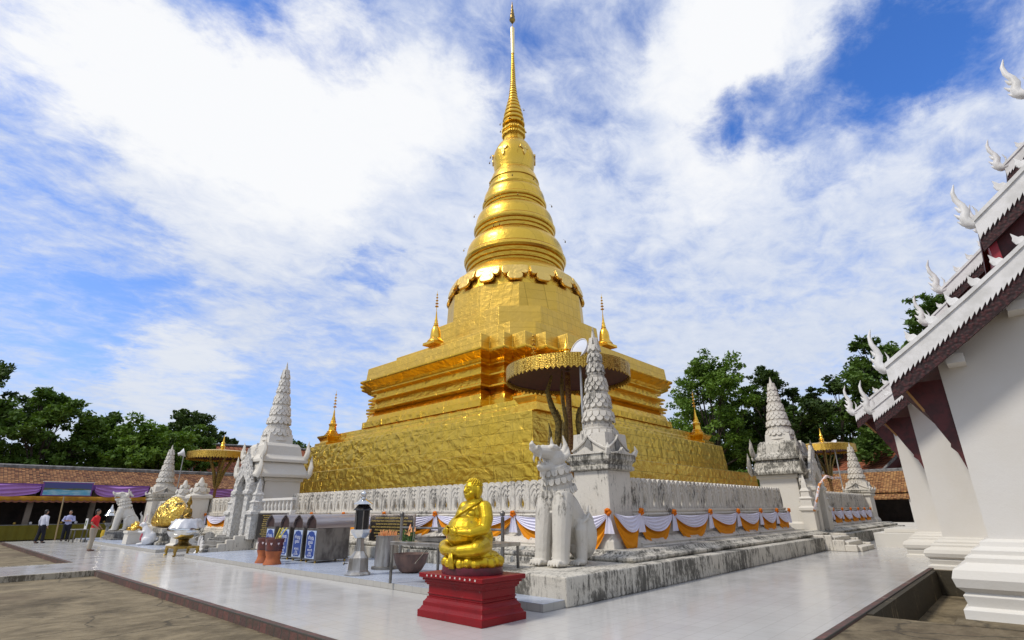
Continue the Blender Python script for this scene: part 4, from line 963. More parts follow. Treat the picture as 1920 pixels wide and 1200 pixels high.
    f.build('back_crest', mat, root, smooth=60); f = MB()
    for k in range(5): f.tube([(0, -.10 + .045*k, 2.50 - .03*k), (0, -.02 + .06*k, 2.58 - .06*k), (0, .0 + .06*k, 2.70 - .10*k)], [.06, .05, .01], 6, flat=.5)
    f.build('crest', mat, root, smooth=60)
    t = MB()
    for k in range(7): t.tube([(.11*math.cos(PI*k/6), -.58 - .26*math.sin(PI*k/6), 2.17), (.11*math.cos(PI*k/6), -.59 - .26*math.sin(PI*k/6), 2.235)], [.022, .004], 5)
    t.build('teeth', mat, root)
    root.scale = (sc * .92, sc * .95, sc)
    return root
lion((10.16, 7.84, .50), R(-93), .985, 'big white guardian lion with open jaws in front of the tallest leaf spire', M['plaster_stone'])
lion((9.35, 42.8, .62), R(-108), .90, 'far white guardian lion looking left on a dark block, beside the gilded boulder', M['plaster'])
lb = empty('lion_block', (9.35, 42.6, .13), 'dark stone block under the far white lion', 'pedestal')
MB().loft([rect(-.75, -1.1, .75, 1.1, 0), rect(-.75, -1.1, .75, 1.1, .08), rect(-.62, -.98, .62, .98, .10), rect(-.62, -.98, .62, .98, .40), rect(-.7, -1.05, .7, 1.05, .42), rect(-.7, -1.05, .7, 1.05, .49)]).build('block', M['stone_dark'], lb, bevel=.015)
# ================================================================ platform furniture
PZ = .132
ln = empty('lantern_post', (8.10, 12.95, PZ), 'stainless steel lantern on an octagonal pillar at the platform edge', 'lantern')
a8 = PI/8
MB().lathe([(.33, 0), (.33, .03), (.27, .08), (.255, .12), (.245, .38), (.25, .40)], 8, a0=a8).build('foot', M['steel'], ln, bevel=.006)
MB().lathe([(.245, .401), (.12, .56), (.115, .60), (.095, .86)], 8, a0=a8).build('pillar', M['steel'], ln, bevel=.004)
MB().lathe([(.10, .861), (.15, .88), (.255, 1.0), (.27, 1.08), (.25, 1.085)], 8, a0=a8).build('bowl', M['chrome'], ln, bevel=.004)
q = MB(); q.lathe([(.175, 1.086), (.175, 1.55)], 6); q.build('lamp_glass', M['black_glass'], ln)
q = MB()
for k in range(6):
    a = 2*PI*k/6 + .1; q.tube([(.185*math.cos(a), .185*math.sin(a), 1.08), (.185*math.cos(a), .185*math.sin(a), 1.56)], .016, 6)
q.build('glass_bar', M['steel_dark'], ln)
MB().lathe([(.29, 1.55), (.27, 1.57), (.16, 1.68), (.14, 1.70)], 6).build('lower_roof', M['black_glass'], ln)
MB().lathe([(.26, 1.701), (.25, 1.715), (.13, 1.79), (.06, 1.84), (.05, 1.88), (.075, 1.90), (.085, 1.95), (.07, 2.0), (.02, 2.04)], 16).build('cap', M['chrome'], ln, smooth=40)
q = MB(); q.tube([(-.25, .1, .28), (-.34, .13, .28)], .012, 6); q.ball((-.34, .13, .28), .03, 6, 5); q.tube([(-.34, .13, .24), (-.34, .13, .33)], .01, 5); q.build('tap', M['steel_dark'], ln)

def cabinet(loc, label, lines):
    """donation cabinet with arched sheet roof, front towards -X"""
    root = empty('donation_box', loc, label, 'donation box', 'donation boxes in a row')
    W, Dp, H = .70, 1.15, 1.02
    q = MB(); q.box(0, -W/2, .07, Dp, W/2, H); q.build('cabinet', M['steel_dark'], root, bevel=.01)
    q = MB()
    for x in (.06, Dp - .06):
        for s in (-1, 1): q.lathe([(.035, .0), (.035, .05), (.02, .07)], 8, (x, s*(W/2 - .06), 0))
    q.build('caster', M['brass'], root, smooth=40)
    q = MB()
    A = [(-W/2 - .015, 0), (-W/2 - .01, .14), (-W/2 + .07, .27), (-W/4 + .04, .36), (-.06, .405), (0, .41), (.06, .405), (W/4 - .04, .36), (W/2 - .07, .27), (W/2 + .01, .14), (W/2 + .015, 0)]
    q.slab(A[::-1], (.02, 0, H + .002), (0, 1, 0), (0, 0, 1), 0, .03); q.build('arched_end', M['rust_roof'], root, bevel=.006)
    out = [(y, z) for y, z in A]; inn = [(y * .90, z * .93 - .004) for y, z in A]
    q = MB(); P = out + inn[::-1]
    r0_ = [Vector((-.05, y, H + z + .006)) for y, z in P]; r1_ = [Vector((Dp + .52, y, H + z + .006)) for y, z in P]
    n_ = len(P); q.add(r0_ + r1_, [(k, (k+1) % n_, (k+1) % n_ + n_, k + n_) for k in range(n_)] + [(i, i+1, n_-2-i, n_-1-i) for i in range(len(A)-1)] + [(n_+i, n_+n_-1-i, n_+n_-2-i, n_+i+1) for i in range(len(A)-1)])
    q.build('barrel_roof', M['roof_sheet'], root, smooth=40)
    for s in (-1, 1):
        q = MB(); q.tube([(Dp + .42, s*(W/2), .0), (Dp + .42, s*(W/2), H + .1)], .018, 6); q.build('roof_post', M['steel'], root)
    q = MB(); q.slab([(-.30, .12), (.30, .12), (.30, .95), (-.30, .95)], (0, 0, 0), (0, -1, 0), (0, 0, 1), .002, .008); q.build('sign_border', M['sign_frame'], root)
    q = MB(); q.slab([(-.18, .15), (.18, .15), (.21, .19), (.265, .22), (.265, .80), (.21, .83), (.17, .90), (0, .935), (-.17, .90), (-.21, .83), (-.265, .80), (-.265, .22), (-.21, .19)], (-.0085, 0, 0), (0, -1, 0), (0, 0, 1), .001, .006)
    sg = q.build('sign_face', M['blue_sign'], root)
    for i, (tx, z_, sz) in enumerate(lines): text(tx, (-.0155, 0, z_), sz, M['white_ink'], sg, (0, -1, 0))
    return root
def text(s, loc, size, mat, parent, U, V=(0, 0, 1), width=None, ext=.0006):
    cu = bpy.data.curves.new('lettering', 'FONT'); cu.body = s; cu.size = size; cu.align_x = 'CENTER'; cu.align_y = 'CENTER'; cu.extrude = ext
    tmp = bpy.data.objects.new('lettering', cu); COL.objects.link(tmp)
    bpy.context.view_layer.update()
    me = bpy.data.meshes.new_from_object(tmp.evaluated_get(bpy.context.evaluated_depsgraph_get()))
    bpy.data.objects.remove(tmp); bpy.data.curves.remove(cu)
    U = Vector(U); V = Vector(V); N = U.cross(V); Mx = Matrix(((U.x, V.x, N.x, loc[0]), (U.y, V.y, N.y, loc[1]), (U.z, V.z, N.z, loc[2]), (0, 0, 0, 1)))
    me.transform(Mx); me.materials.clear(); me.materials.append(mat)
    o = bpy.data.objects.new('lettering', me); COL.objects.link(o); o.parent = parent; return o
TL = [('ทำบุญ', .73, .15), ('บูรณะ', .60, .14), ('วัด', .48, .13), ('พระธาตุ', .375, .10), ('สาธุ', .285, .11), ('อนุโมทนา', .21, .08)]
lbl = ['steel donation box with a blue sign, nearest the lantern', 'steel donation box with a blue sign, second from the lantern', 'steel donation box with a blue sign, mostly behind the incense sticks', 'steel donation box with a blue sign, farthest from the lantern']
for k in range(4): cabinet((8.95 + .05*k, 17.20 + [0, 1.02, 2.12, 3.4][k], PZ), lbl[k], TL if k % 2 == 0 else [TL[0], TL[1], TL[3], TL[4], TL[5]])

def jar(loc, label, sc):
    root = empty('incense_jar', loc, label, 'jar', 'brown glazed jars on clay stands')
    MB().lathe([(.27*sc, 0), (.27*sc, .02), (.22*sc, .12), (.205*sc, .22), (.25*sc, .36), (.255*sc, .38), (.2*sc, .38)], 24).build('clay_stand', M['terracotta'], root, smooth=40)
    MB().lathe([(.24*sc, .381), (.255*sc, .45), (.265*sc, .60), (.285*sc, .72), (.29*sc, .74), (.275*sc, .745), (.25*sc, .70), (.10, .66)], 24).build('glazed_pot', M['glaze'], root, smooth=40)
    q = MB()
    for k in range(8):
        a = 2*PI*k/8; rad = Vector((math.cos(a), math.sin(a), 0)); q.slab([(-.03, .03), (.0, .02), (.03, .03), (.028, -.01), (0, -.045), (-.028, -.01)], rad*.264*sc + Vector((0, 0, .60)), Vector((-math.sin(a), math.cos(a), 0)), (0, 0, 1), .001, .012)
    q.build('glaze_mark', M['pot_band'], root)
    return root
j1 = jar((7.98, 17.65, PZ), 'brown glazed jar on a clay stand holding yellow incense, nearest the lantern', 1.0)
jar((8.05, 18.45, PZ), 'brown glazed jar on a clay stand, empty, behind the one with incense', .95)
q = MB()
for dx, dy, lx, ly in ((0, .0, .06, -.26), (.03, -.05, .10, -.32), (-.03, .02, .03, -.22)): q.tube([(8.0+dx, 17.65+dy, .80), (8.0+dx+lx, 17.65+dy+ly, 1.18)], [.014, .022], 6)
q.ball((8.02, 17.42, .92), .05, 8, 6)
tag(q.build('incense_bundle', M['incense']), 'bundle of yellow incense sticks leaning in the brown jar', 'incense')

def board(loc, ry, wd, h, z0, label, rows, postless=False, seed=0):
    """black board with rows of gold letters, front towards -X"""
    root = empty('inscription_board', loc, label, 'board', 'black boards with gold writing')
    MB().box(-.03, -wd/2, z0, .03, wd/2, z0 + h).build('panel', M['black_board'], root, bevel=.005)
    q = MB()
    for y in (-wd/2 - .03, wd/2 + .03): q.box(-.035, y - .028, 0 if not postless else z0, .035, y + .028, z0 + h + .06)
    q.box(-.034, -wd/2, z0 + h + .002, .034, wd/2, z0 + h + .05); q.box(-.034, -wd/2, z0 - .05, .034, wd/2, z0 - .002)
    q.build('frame', M['steel'], root, bevel=.005)
    rr_ = random.Random(seed); al = 'กขคงจชดตถทนบปผพมยรลวสหอาเแะ'
    for i in range(rows):
        s = ' '.join(''.join(rr_.choice(al) for _ in range(rr_.randint(3, 7))) for _ in range(int(wd * 3.2)))
        text(s, (-.032, 0, z0 + h * (1 - (i + .7) / (rows + .4))), h / rows * .80, M['gold_ink'], root, (0, -1, 0))
    root.rotation_euler = (0, 0, ry); return root
board((11.55, 16.55, PZ), 0, 2.55, .95, .42, 'black board with gold writing behind the steel lantern', 9, seed=3)
board((10.68, 24.2, PZ), 0, 2.8, 1.05, .40, 'long black board with gold writing beside the shrine gate foot', 12, seed=5)
def s4(k, z): return [(-k, -k, z), (k, -k, z), (k, k, z), (-k, k, z)]
lw = empty('low_railing', (10.85, 24.2, 1.62), 'low white baluster railing above the long black board', 'railing')
MB().box(-.1, -1.5, 0, .12, 1.5, .10).build('bottom_rail', M['plaster_shrine'], lw, bevel=.01)
MB().box(-.09, -1.5, .52, .11, 1.5, .62).build('top_rail', M['plaster_shrine'], lw, bevel=.01)
for k in range(8): MB().lathe([(.05, .101), (.035, .16), (.07, .27), (.07, .33), (.035, .42), (.05, .519)], 8, (0, -1.3 + .37*k, 0)).build('baluster', M['plaster_shrine'], lw, smooth=50)
wl_ = MB().box(10.72, 22.65, .132, 10.95, 25.75, 1.615)
tag(wl_.build('railing_wall', M['plaster_shrine'], bevel=.01), 'low white wall carrying the baluster railing and the long board', 'wall')

bn = empty('incense_burner', (9.45, 13.7, PZ), 'round steel drum burner full of glowing candle stubs', 'burner')
MB().lathe([(.40, 0), (.40, .06), (.34, .07)], 28).build('round_foot', M['steel_dark'], bn, smooth=40)
MB().lathe([(.32, .071), (.32, .84), (.335, .845), (.335, .87), (.30, .87), (.28, .80), (.02, .80)], 28).build('drum', M['steel'], bn, smooth=40)
for k in range(34):
    a = rnd.uniform(0, 6.28); r_ = .27 * math.sqrt(rnd.random()); hh = rnd.uniform(.10, .2)
    c_ = MB().lathe([(.014, 0), (.013, hh), (.004, hh + .03)], 5, (r_*math.cos(a), r_*math.sin(a), .80)).build('candle', M['flame'], bn)
cb_ = empty('clay_basin', (9.3, 12.35, PZ), 'big brown clay basin under the steel offering table', 'basin')
MB().lathe([(.22, 0), (.30, .06), (.40, .22), (.44, .36), (.46, .44), (.47, .46), (.44, .46), (.38, .25), (.05, .1)], 28).build('bowl', M['clay_bowl'], cb_, smooth=40)
tb = empty('offering_table', (8.35, 9.5, PZ), 'steel offering table with a candle tray, left of the red pedestal', 'table')
MB().box(-.72, -1.3, .80, .72, 1.45, .87).build('table_top', M['steel'], tb, bevel=.008)
for x in (-.68, .68):
    for y in (-1.25, 1.4): MB().tube([(x, y, 0), (x, y, .80)], .033, 10).build('leg', M['steel_dark'], tb, smooth=40)
MB().tube([(.5, 1.4, .80), (.0, 1.42, .35)], .012, 6).build('brace', M['steel_dark'], tb)
q = MB(); q.box(-.4, -.75, .885, .5, .85, .90)
for (a, b_, c, d_) in ((-.4, -.75, .5, -.72), (-.4, .82, .5, .85), (-.4, -.72, -.37, .82), (.47, -.72, .5, .82)): q.box(a, b_, .901, c, d_, .96)
tag_t = q.build('candle_tray', M['steel_dark'], tb)
q = MB()
for y in (-.55, -.3, .05, .3): q.tube([(.0, y, .90), (.0, y, 1.10)], .014, 6); q.tube([(.12, y + .06, .90), (.12, y + .06, 1.07)], .014, 6)
q.build('tray_candle', M['flame'], tb)
lp = empty('candle_lamp', (8.5, 10.0, PZ + .875), 'small black lamp with a pale knob on the offering table', 'lamp')
MB().lathe([(.06, 0), (.05, .02), (.02, .05), (.02, .12), (.045, .14), (.045, .20), (.02, .22)], 12).build('stem', M['black_glass'], lp, smooth=40)
MB().ball((0, 0, .25), .035, 10, 7).build('knob', M['lamp_white'], lp, smooth=180)
fl = empty('flower_offering', (8.0, 10.75, PZ + .872), 'orange and yellow flower offering with leaves on the table end', 'flowers')
q = MB(); qf = MB()
for k in range(26):
    a = rnd.uniform(0, 6.28); r_ = .14*math.sqrt(rnd.random()); hh = rnd.uniform(.08, .26); p = Vector((r_*math.cos(a), r_*math.sin(a)*1.6, 0))
    q.tube([p, p + Vector((.02, 0, hh))], [.01, .012], 5)
    if k % 2: qf.tube([p + Vector((.02, 0, hh)), p + Vector((.03, .01, hh + .10))], [.026, .006], 6)
    q.slab([(-.02, 0), (0, -.02), (.02, 0), (0, .10)], p, (math.cos(a*2), math.sin(a*2), 0), (0, 0, 1), -.002, .002)
q.build('stem', M['leafy'], fl); qf.build('blossom', M['flame'], fl)
rl = empty('hand_rail', (11.0, 15.2, PZ), 'dark metal rail with round post caps under the swags', 'rail')
for y in (0, -4.6): 
    q = MB(); q.tube([(0, y, 0), (0, y, 1.35)], .05, 10); q.ball((0, y, 1.43), .075, 10, 7); q.build('post', M['steel_dark'], rl, smooth=50)
MB().tube([(0, .0, 1.02), (0, -4.6, 1.02)], .03, 8).build('bar', M['steel_dark'], rl)

# ================================================================ left side offerings
sd_ = empty('gold_stand', (8.0, 26.3, 0.004), 'low gold table stand carrying the silver alms bowl', 'stand')
MB().box(-.62, -.85, .34, .62, .85, .45).build('table_top', M['brass'], sd_, bevel=.015)
for x in (-.54, .54):
    for y in (-.76, .76): MB().tube([(x, y, .34), (x*1.05, y*1.03, .2), (x*.98, y*.98, .08), (x*1.08, y*1.05, 0)], [.10, .085, .055, .085], 8).build('leg', M['brass'], sd_, smooth=60)
sd_.scale = (.74, .74, .80)
al = empty('alms_bowl', (8.0, 26.3, .366), 'very large polished silver alms bowl draped in silver cloth', 'alms bowl')
MB().lathe([(.46, 0), (.46, .05), (.30, .12), (.26, .2), (.30, .28)], 28).build('ring_foot', M['bronze'], al, smooth=40)
MB().lathe([(.28, .281), (.55, .34), (.80, .47), (.93, .63), (.95, .76), (.88, .92), (.74, 1.05), (.62, 1.12), (.60, 1.16), (.66, 1.20), (.60, 1.20), (.55, 1.1), (.05, 1.0)], 36).build('bowl', M['chrome'], al, smooth=50)
def drape(u, v):
    a = -PI*.95 + PI*1.1*u; r_ = .64 + .36*v + .030*math.sin(a*13)*v; return (r_*math.cos(a), r_*math.sin(a), 1.23 - .42*v**1.4 - .012*math.sin(a*13))
MB().grid(drape, 70, 8).build('cloth_skirt', M['silver_cloth'], al, smooth=180)
MB().lathe([(.0, 1.215), (.55, 1.215), (.55, 1.23), (.0, 1.235)], 24).build('cover', M['chrome'], al)
al.scale = (.72, .72, .86)
bd = empty('buddha_image', (9.2, 30.4, .13), 'small dark bronze Buddha image sitting above the silver bowl', 'statue', rz=R(-90))
q = MB(); q.loft([s4(.55, 0), s4(.55, .1), s4(.42, .16), s4(.42, 1.0), s4(.52, 1.06), s4(.52, 1.16)]); q.build('pedestal', M['plaster'], bd, bevel=.015)
b = MB()
b.ball((0, 0, 1.27), (.40, .28, .12), 16, 8); b.tube([(0, .02, 1.25), (0, .0, 1.55), (0, .0, 1.72)], [.19, .20, .16], 14)
for s in (-1, 1):
    b.tube([(s*.19, .0, 1.72), (s*.27, -.02, 1.5), (s*.22, -.2, 1.34), (s*.05, -.25, 1.32)], [.085, .075, .06, .045], 10); b.ball((s*.30, -.12, 1.27), (.16, .13, .085), 10, 7)
    b.tube([(s*.10, -.0, 2.0), (s*.115, .0, 1.9)], [.025, .02], 6)
b.tube([(0, 0, 1.72), (0, 0, 1.88)], [.08, .07], 10); b.ball((0, -.01, 1.98), (.115, .125, .145), 14, 9); b.ball((0, -.13, 1.96), (.02, .03, .03), 6, 5)
b.build('body', M['bronze'], bd, smooth=180, remesh=.014)
MB().lathe([(.118, 2.0), (.10, 2.08), (.07, 2.14), (.05, 2.2), (.03, 2.26), (.005, 2.36)], 12).build('flame_crown', M['bronze'], bd, smooth=50)
rk = empty('gilded_boulder', (9.6, 34.4, .92), 'tall leaning boulder covered in gold leaf', 'boulder')
q = MB(); rr_ = random.Random(4); rings = []
for i, (z_, r_) in enumerate(((0, .75), (.18, 1.05), (.5, 1.12), (.9, .98), (1.25, .76), (1.5, .52), (1.68, .28), (1.75, .08))):
    rings.append([((r_*(1 + .10*rr_.uniform(-1, 1)))*math.cos(2*PI*k/18)*.85 + .0, (r_*(1 + .10*rr_.uniform(-1, 1)))*math.sin(2*PI*k/18)*1.45 - .42*z_*.8 + .3, z_) for k in range(18)])
q.loft(rings); rb = q.build('rock', M['gold_rock'], rk, smooth=180); sm = rb.modifiers.new('round', 'SUBSURF'); sm.levels = 1; sm.render_levels = 1
rk.scale = (.88, .88, .92)
rbs = empty('boulder_base', (9.6, 34.4, .13), 'moulded white stone base under the gilded boulder', 'pedestal')
MB().loft([rect(-.85, -1.9, .95, 1.9, 0), rect(-.85, -1.9, .95, 1.9, .12), rect(-.68, -1.7, .8, 1.7, .2), rect(-.66, -1.7, .8, 1.7, .5), rect(-.78, -1.85, .9, 1.85, .56), rect(-.78, -1.85, .9, 1.85, .785)]).build('base_block', M['plaster_mould'], rbs, bevel=.02)
q = MB()
for k in range(11): q.ball((-.662, -1.5 + .3*k, .36), (.03, .05, .05), 8, 6)
q.build('boss', M['plaster'], rbs, smooth=180)
rbt = empty('rabbit_statue', (8.45, 33.5, PZ), 'upright white rabbit statue with a red front and long ears', 'rabbit statue', rz=R(-112))
b = MB()
b.ball((0, .10, .34), (.27, .34, .34), 16, 10); b.tube([(0, .05, .45), (0, -.10, .75), (0, -.16, .90)], [.25, .18, .13], 14); b.ball((0, -.24, .98), (.125, .17, .125), 14, 9); b.ball((0, -.38, .95), (.06, .06, .05), 8, 6)
for s in (-1, 1):
    b.ball((s*.21, .05, .22), (.11, .24, .2), 10, 7); b.ball((s*.2, -.22, .06), (.08, .18, .06), 9, 6); b.tube([(s*.14, -.10, .66), (s*.15, -.28, .60), (s*.12, -.42, .66)], [.065, .05, .045], 8)
    b.tube([(s*.055, -.20, 1.06), (s*.07, -.16, 1.24), (s*.075, -.17, 1.45), (s*.07, -.19, 1.52)], [.04, .055, .045, .012], 8, flat=.6)
b.ball((0, .46, .28), .09, 8, 6)
b.build('body', M['rabbit_white'], rbt, smooth=180, remesh=.016)
q = MB(); q.ball((0, -.17, .52), (.13, .10, .32), 12, 8, Matrix.Rotation(R(-16), 4, 'X'))
q.build('red_belly', M['rabbit_pink'], rbt, smooth=180)
for s in (-1, 1): MB().tube([(s*.062, -.235, 1.10), (s*.074, -.205, 1.27), (s*.076, -.205, 1.42)], [.015, .03, .01], 7, flat=.5).build('inner_ear', M['rabbit_pink'], rbt, smooth=180)
for s in (-1, 1): MB().ball((s*.10, -.33, 1.02), .02, 7, 5).build('eye', M['rabbit_pink'], rbt, smooth=180)
ob_ = empty('white_offering_stand', (8.35, 35.4, PZ), 'square white stand with a gold offering beside the rabbit', 'stand')
MB().loft([s4(.42, 0), s4(.40, .5), s4(.46, .55), s4(.46, .66)]).build('stand', M['plaster'], ob_, bevel=.015)
q = MB()
for k in range(14): q.ball((rnd.uniform(-.28, .28), rnd.uniform(-.28, .28), .72 + rnd.uniform(0, .28)), rnd.uniform(.09, .16), 9, 6)
q.build('gold_heap', M['gold_rock'], ob_, smooth=180)
sl_ = empty('stone_tablet', (10.0, 29.3, 0), 'dark grey upright stone tablet by the shrine steps', 'tablet')
MB().slab([(-.42, 0), (.42, 0), (.45, .55), (.3, .74), (0, .80), (-.3, .74), (-.45, .55)], (0, 0, 0), (0, -1, 0), (0, 0, 1), -.08, .08).build('slab', M['stone_dark'], sl_, bevel=.02)
fs_ = empty('white_shell_ornament', (8.95, 27.2, 0), 'white shell shaped ornament leaning behind the gold stand', 'ornament')
q = MB()
for k in range(7):
    a = R(-30 + 20*k); q.tube([(0, 0, .15), (0, -math.sin(a)*.30, .15 + math.cos(a)*.34), (0, -math.sin(a)*.42, .15 + math.cos(a)*.55)], [.05, .10, .04], 7, flat=.5)
q.lathe([(.22, 0), (.16, .06), (.1, .2)], 10); q.build('shell', M['rabbit_white'], fs_, smooth=60)
l2 = empty('carved_lantern', (9.1, 45.6, .132), 'small dark lantern with a white cap near the far lion', 'lantern')
MB().lathe([(.24, 0), (.22, .08), (.1, .16), (.08, .7), (.2, .85), (.24, .95)], 8).build('post', M['stone_dark'], l2)
MB().lathe([(.19, .951), (.21, 1.4)], 6).build('lamp_glass', M['black_glass'], l2)
MB().lathe([(.36, 1.40), (.32, 1.46), (.22, 1.6), (.26, 1.62), (.2, 1.7), (.1, 1.85), (.02, 2.1)], 12).build('cap', M['chrome'], l2, smooth=40)
tbl = empty('display_table', (7.35, 44.0, 0), 'dark folding table with a framed notice between the two men', 'table')
MB().box(-.35, -.7, .72, .35, .7, .76).build('table_top', M['stone_dark'], tbl)
for x in (-.3, .3):
    for y in (-.62, .62): MB().box(x - .03, y - .03, 0, x + .03, y + .03, .72).build('leg', M['steel_dark'], tbl)
nb = empty('framed_notice', (7.55, 43.6, .762), 'white framed notice leaning on the folding table', 'notice')
MB().box(-.02, -.3, 0, .02, .3, .62).build('sheet', M['white_trim'], nb); MB().box(-.03, -.14, .2, -.022, .12, .5).build('picture', M['leafy'], nb)

# ================================================================ people
def person(loc, rot, label, shirt, pants, sleeve, pose, H=1.9, extra=None):
    root = empty('person', loc, label, 'person', rz=rot); s = H / 1.8
    b = MB(); sh = MB(); tr = MB()
    for sx in (-1, 1):
        st_ = pose.get('stride', .04) * sx
        hip = Vector((sx*.10, 0, .92)); kn_ = Vector((sx*.11, -.02 + st_*.5, .50)); an = Vector((sx*.11, .02 + st_, .09))
        b.tube([hip, kn_, an], [.085, .055, .042], 10); b.tube([an + Vector((0, .03, -.02)), an + Vector((0, -.06, -.05)), an + Vector((0, -.19, -.065))], [.045, .048, .028], 8)
        tr.tube([hip + Vector((0, 0, .06)), hip + Vector((0, 0, -.12)), kn_, an + Vector((0, 0, .0))], [.125, .115, .090, .085], 12)
        A = pose['arm'][0 if sx < 0 else 1]; shd = Vector((sx*.195, .0, 1.43)); el = Vector(A[0]); wr = Vector(A[1]); hd = (wr - el).normalized()
        b.tube([shd, el, wr], [.055, .042, .030], 10)
        pc = wr + hd*.05; b.ball(pc, (.032, .022, .045), 8, 6, hd.to_track_quat('Z', 'Y').to_matrix().to_4x4())
        sd2 = hd.cross(Vector((0, 1, .2))).normalized()
        for k in range(4): b.tube([pc + hd*.03 + sd2*(.015*(k - 1.5)), pc + hd*(.075 + .008*(k in (1, 2))) + sd2*(.017*(k - 1.5)) + Vector((0, -.01, 0)), pc + hd*(.10 + .008*(k in (1, 2))) + sd2*(.017*(k - 1.5)) + Vector((0, -.025, 0))], [.010, .0095, .007], 6)
        b.tube([pc - hd*.01 + sd2*.025, pc + hd*.03 + sd2*.05, pc + hd*.055 + sd2*.052], [.012, .011, .008], 6)
        if sleeve > .6: sh.tube([shd, el, el + (wr - el)*(sleeve - .6)*2.4], [.080, .066, .055], 10)
        else: sh.tube([shd, shd + (el - shd)*.75], [.082, .082], 10)
    b.tube([(0, .005, 1.44), (0, -.005, 1.56)], [.055, .05], 10)
    b.ball((0, -.01, 1.665), (.078, .095, .118), 14, 10); b.ball((0, -.045, 1.61), (.055, .055, .05), 8, 6); b.tube([(0, -.10, 1.68), (0, -.118, 1.645)], [.010, .016], 6)
    for sx in (-1, 1): b.ball((sx*.08, .0, 1.66), (.012, .022, .032), 6, 5); b.ball((sx*.032, -.095, 1.685), (.014, .012, .009), 6, 5)
    b.tube([(-.025, -.098, 1.605), (.025, -.098, 1.605)], .008, 5)
    def ell(wx, wy, z, dy=0): return [(wx*math.cos(2*PI*k/18), dy + wy*math.sin(2*PI*k/18), z) for k in range(18)]
    b.loft([ell(.13, .09, .88), ell(.135, .095, 1.1), ell(.155, .10, 1.32), ell(.16, .085, 1.42), ell(.06, .055, 1.48)])
    sh.loft([ell(.165, .12, .93), ell(.17, .125, 1.0), ell(.165, .12, 1.12), ell(.19, .13, 1.30), ell(.20, .115, 1.42), ell(.12, .085, 1.49), ell(.065, .062, 1.515)])
    tr.loft([ell(.135, .11, .80), ell(.16, .118, .86), ell(.155, .115, .985)])
    hr = MB(); hr.ball((0, .012, 1.70), (.086, .100, .098), 14, 9); hr.ball((0, .04, 1.64), (.078, .075, .09), 10, 7)
    for ob, nm_, m_, rm in ((b, 'body', M['skin'], .014), (sh, 'shirt', shirt, .016), (tr, 'trousers', pants, .016), (hr, 'hair', M['hair'], 0)):
        ob.xf(Matrix.Scale(s, 4)); ob.build(nm_, m_, root, smooth=180, remesh=rm)
    q = MB()
    for sx in (-1, 1): q.ball((sx*.11*s, (pose.get('stride', .04)*sx - .06)*s, .035*s), (.055*s, .145*s, .04*s), 10, 7)
    q.build('shoe', pose.get('shoe', M['black_bag']), root, smooth=180)
    MB().lathe([(.158*s, .955*s), (.165*s, .965*s), (.165*s, .995*s), (.158*s, 1.0*s)], 18, sy=.74).build('belt', M['black_bag'], root, smooth=60)
    if extra: extra(root, s)
    return root
down = [(-.27, .03, 1.16), (-.28, -.03, .92)], [(.27, .03, 1.16), (.28, -.03, .92)]
person((5.6, 44.6, 0), R(120), 'man walking away in a white long sleeved shirt and dark trousers', M['shirt_white'], M['navy'], 1.0, {'arm': down, 'stride': .10}, 1.93)
person((7.1, 46.6, 0), R(-20), 'man in a pale blue shirt with folded arms, leaning near the bamboo pole', M['shirt_blue'], M['navy'], .8, {'arm': ([(-.29, -.06, 1.17), (.06, -.22, 1.16)], [(.29, -.06, 1.17), (-.06, -.25, 1.20)]), 'stride': .05}, 1.9)
def bag(root, s):
    q = MB(); q.loft([[(.20*s, -.02*s, .80*s), (.30*s, -.02*s, .80*s), (.30*s, .16*s, .80*s), (.20*s, .16*s, .80*s)], [(.20*s, -.02*s, .98*s), (.30*s, -.02*s, .98*s), (.30*s, .16*s, .98*s), (.20*s, .16*s, .98*s)]]); q.build('camera_pouch', M['black_bag'], root, bevel=.015)
person((6.07, 33.0, 0), R(60), 'man in a red polo shirt and khaki trousers with a black waist pouch', M['shirt_red'], M['khaki'], .4, {'arm': ([(-.29, .05, 1.17), (-.2, -.16, 1.0)], [(.29, .05, 1.17), (.2, -.16, 1.0)]), 'stride': .06, 'shoe': simple('brown_shoe', (.12, .06, .04), .5)}, 1.88, bag)

# ================================================================ left gallery
ga = empty('tiled_gallery', (3, 58, GZ), 'long open gallery with an old clay tile roof along the left', 'building')
q = MB(); q.slab([(0, 3.75), (-4.0, 5.18), (-8, 3.75), (-8, 3.62), (-4, 5.04), (0, 3.62)][::-1], (-40, 54.0, 0), (0, -1, 0), (0, 0, 1), 0, 0)
q = MB()
rP = [(54.0, 3.72), (54.0, 3.60), (58.0, 5.05), (62, 3.60), (62, 3.72), (58.0, 5.20)]
q.loft([[(x, y, z) for y, z in rP] for x in (-45, 44)]); q.build('roof', M['roof_x'], ga, world=True)
q = MB(); q.loft([[(x, y, z) for y, z in ((57.8, 5.06), (57.8, 5.34), (57.9, 5.42), (58.1, 5.42), (58.2, 5.34), (58.2, 5.06))] for x in (-45, 44)]); q.build('ridge_coping', M['coping'], ga, world=True)
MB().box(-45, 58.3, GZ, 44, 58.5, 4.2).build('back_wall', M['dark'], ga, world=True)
for k in range(22): MB().box(-40 + 3.8*k, 54.6, GZ, -39.65 + 3.8*k, 54.95, 3.8).build('column', M['gallery_wall'], ga, world=True)
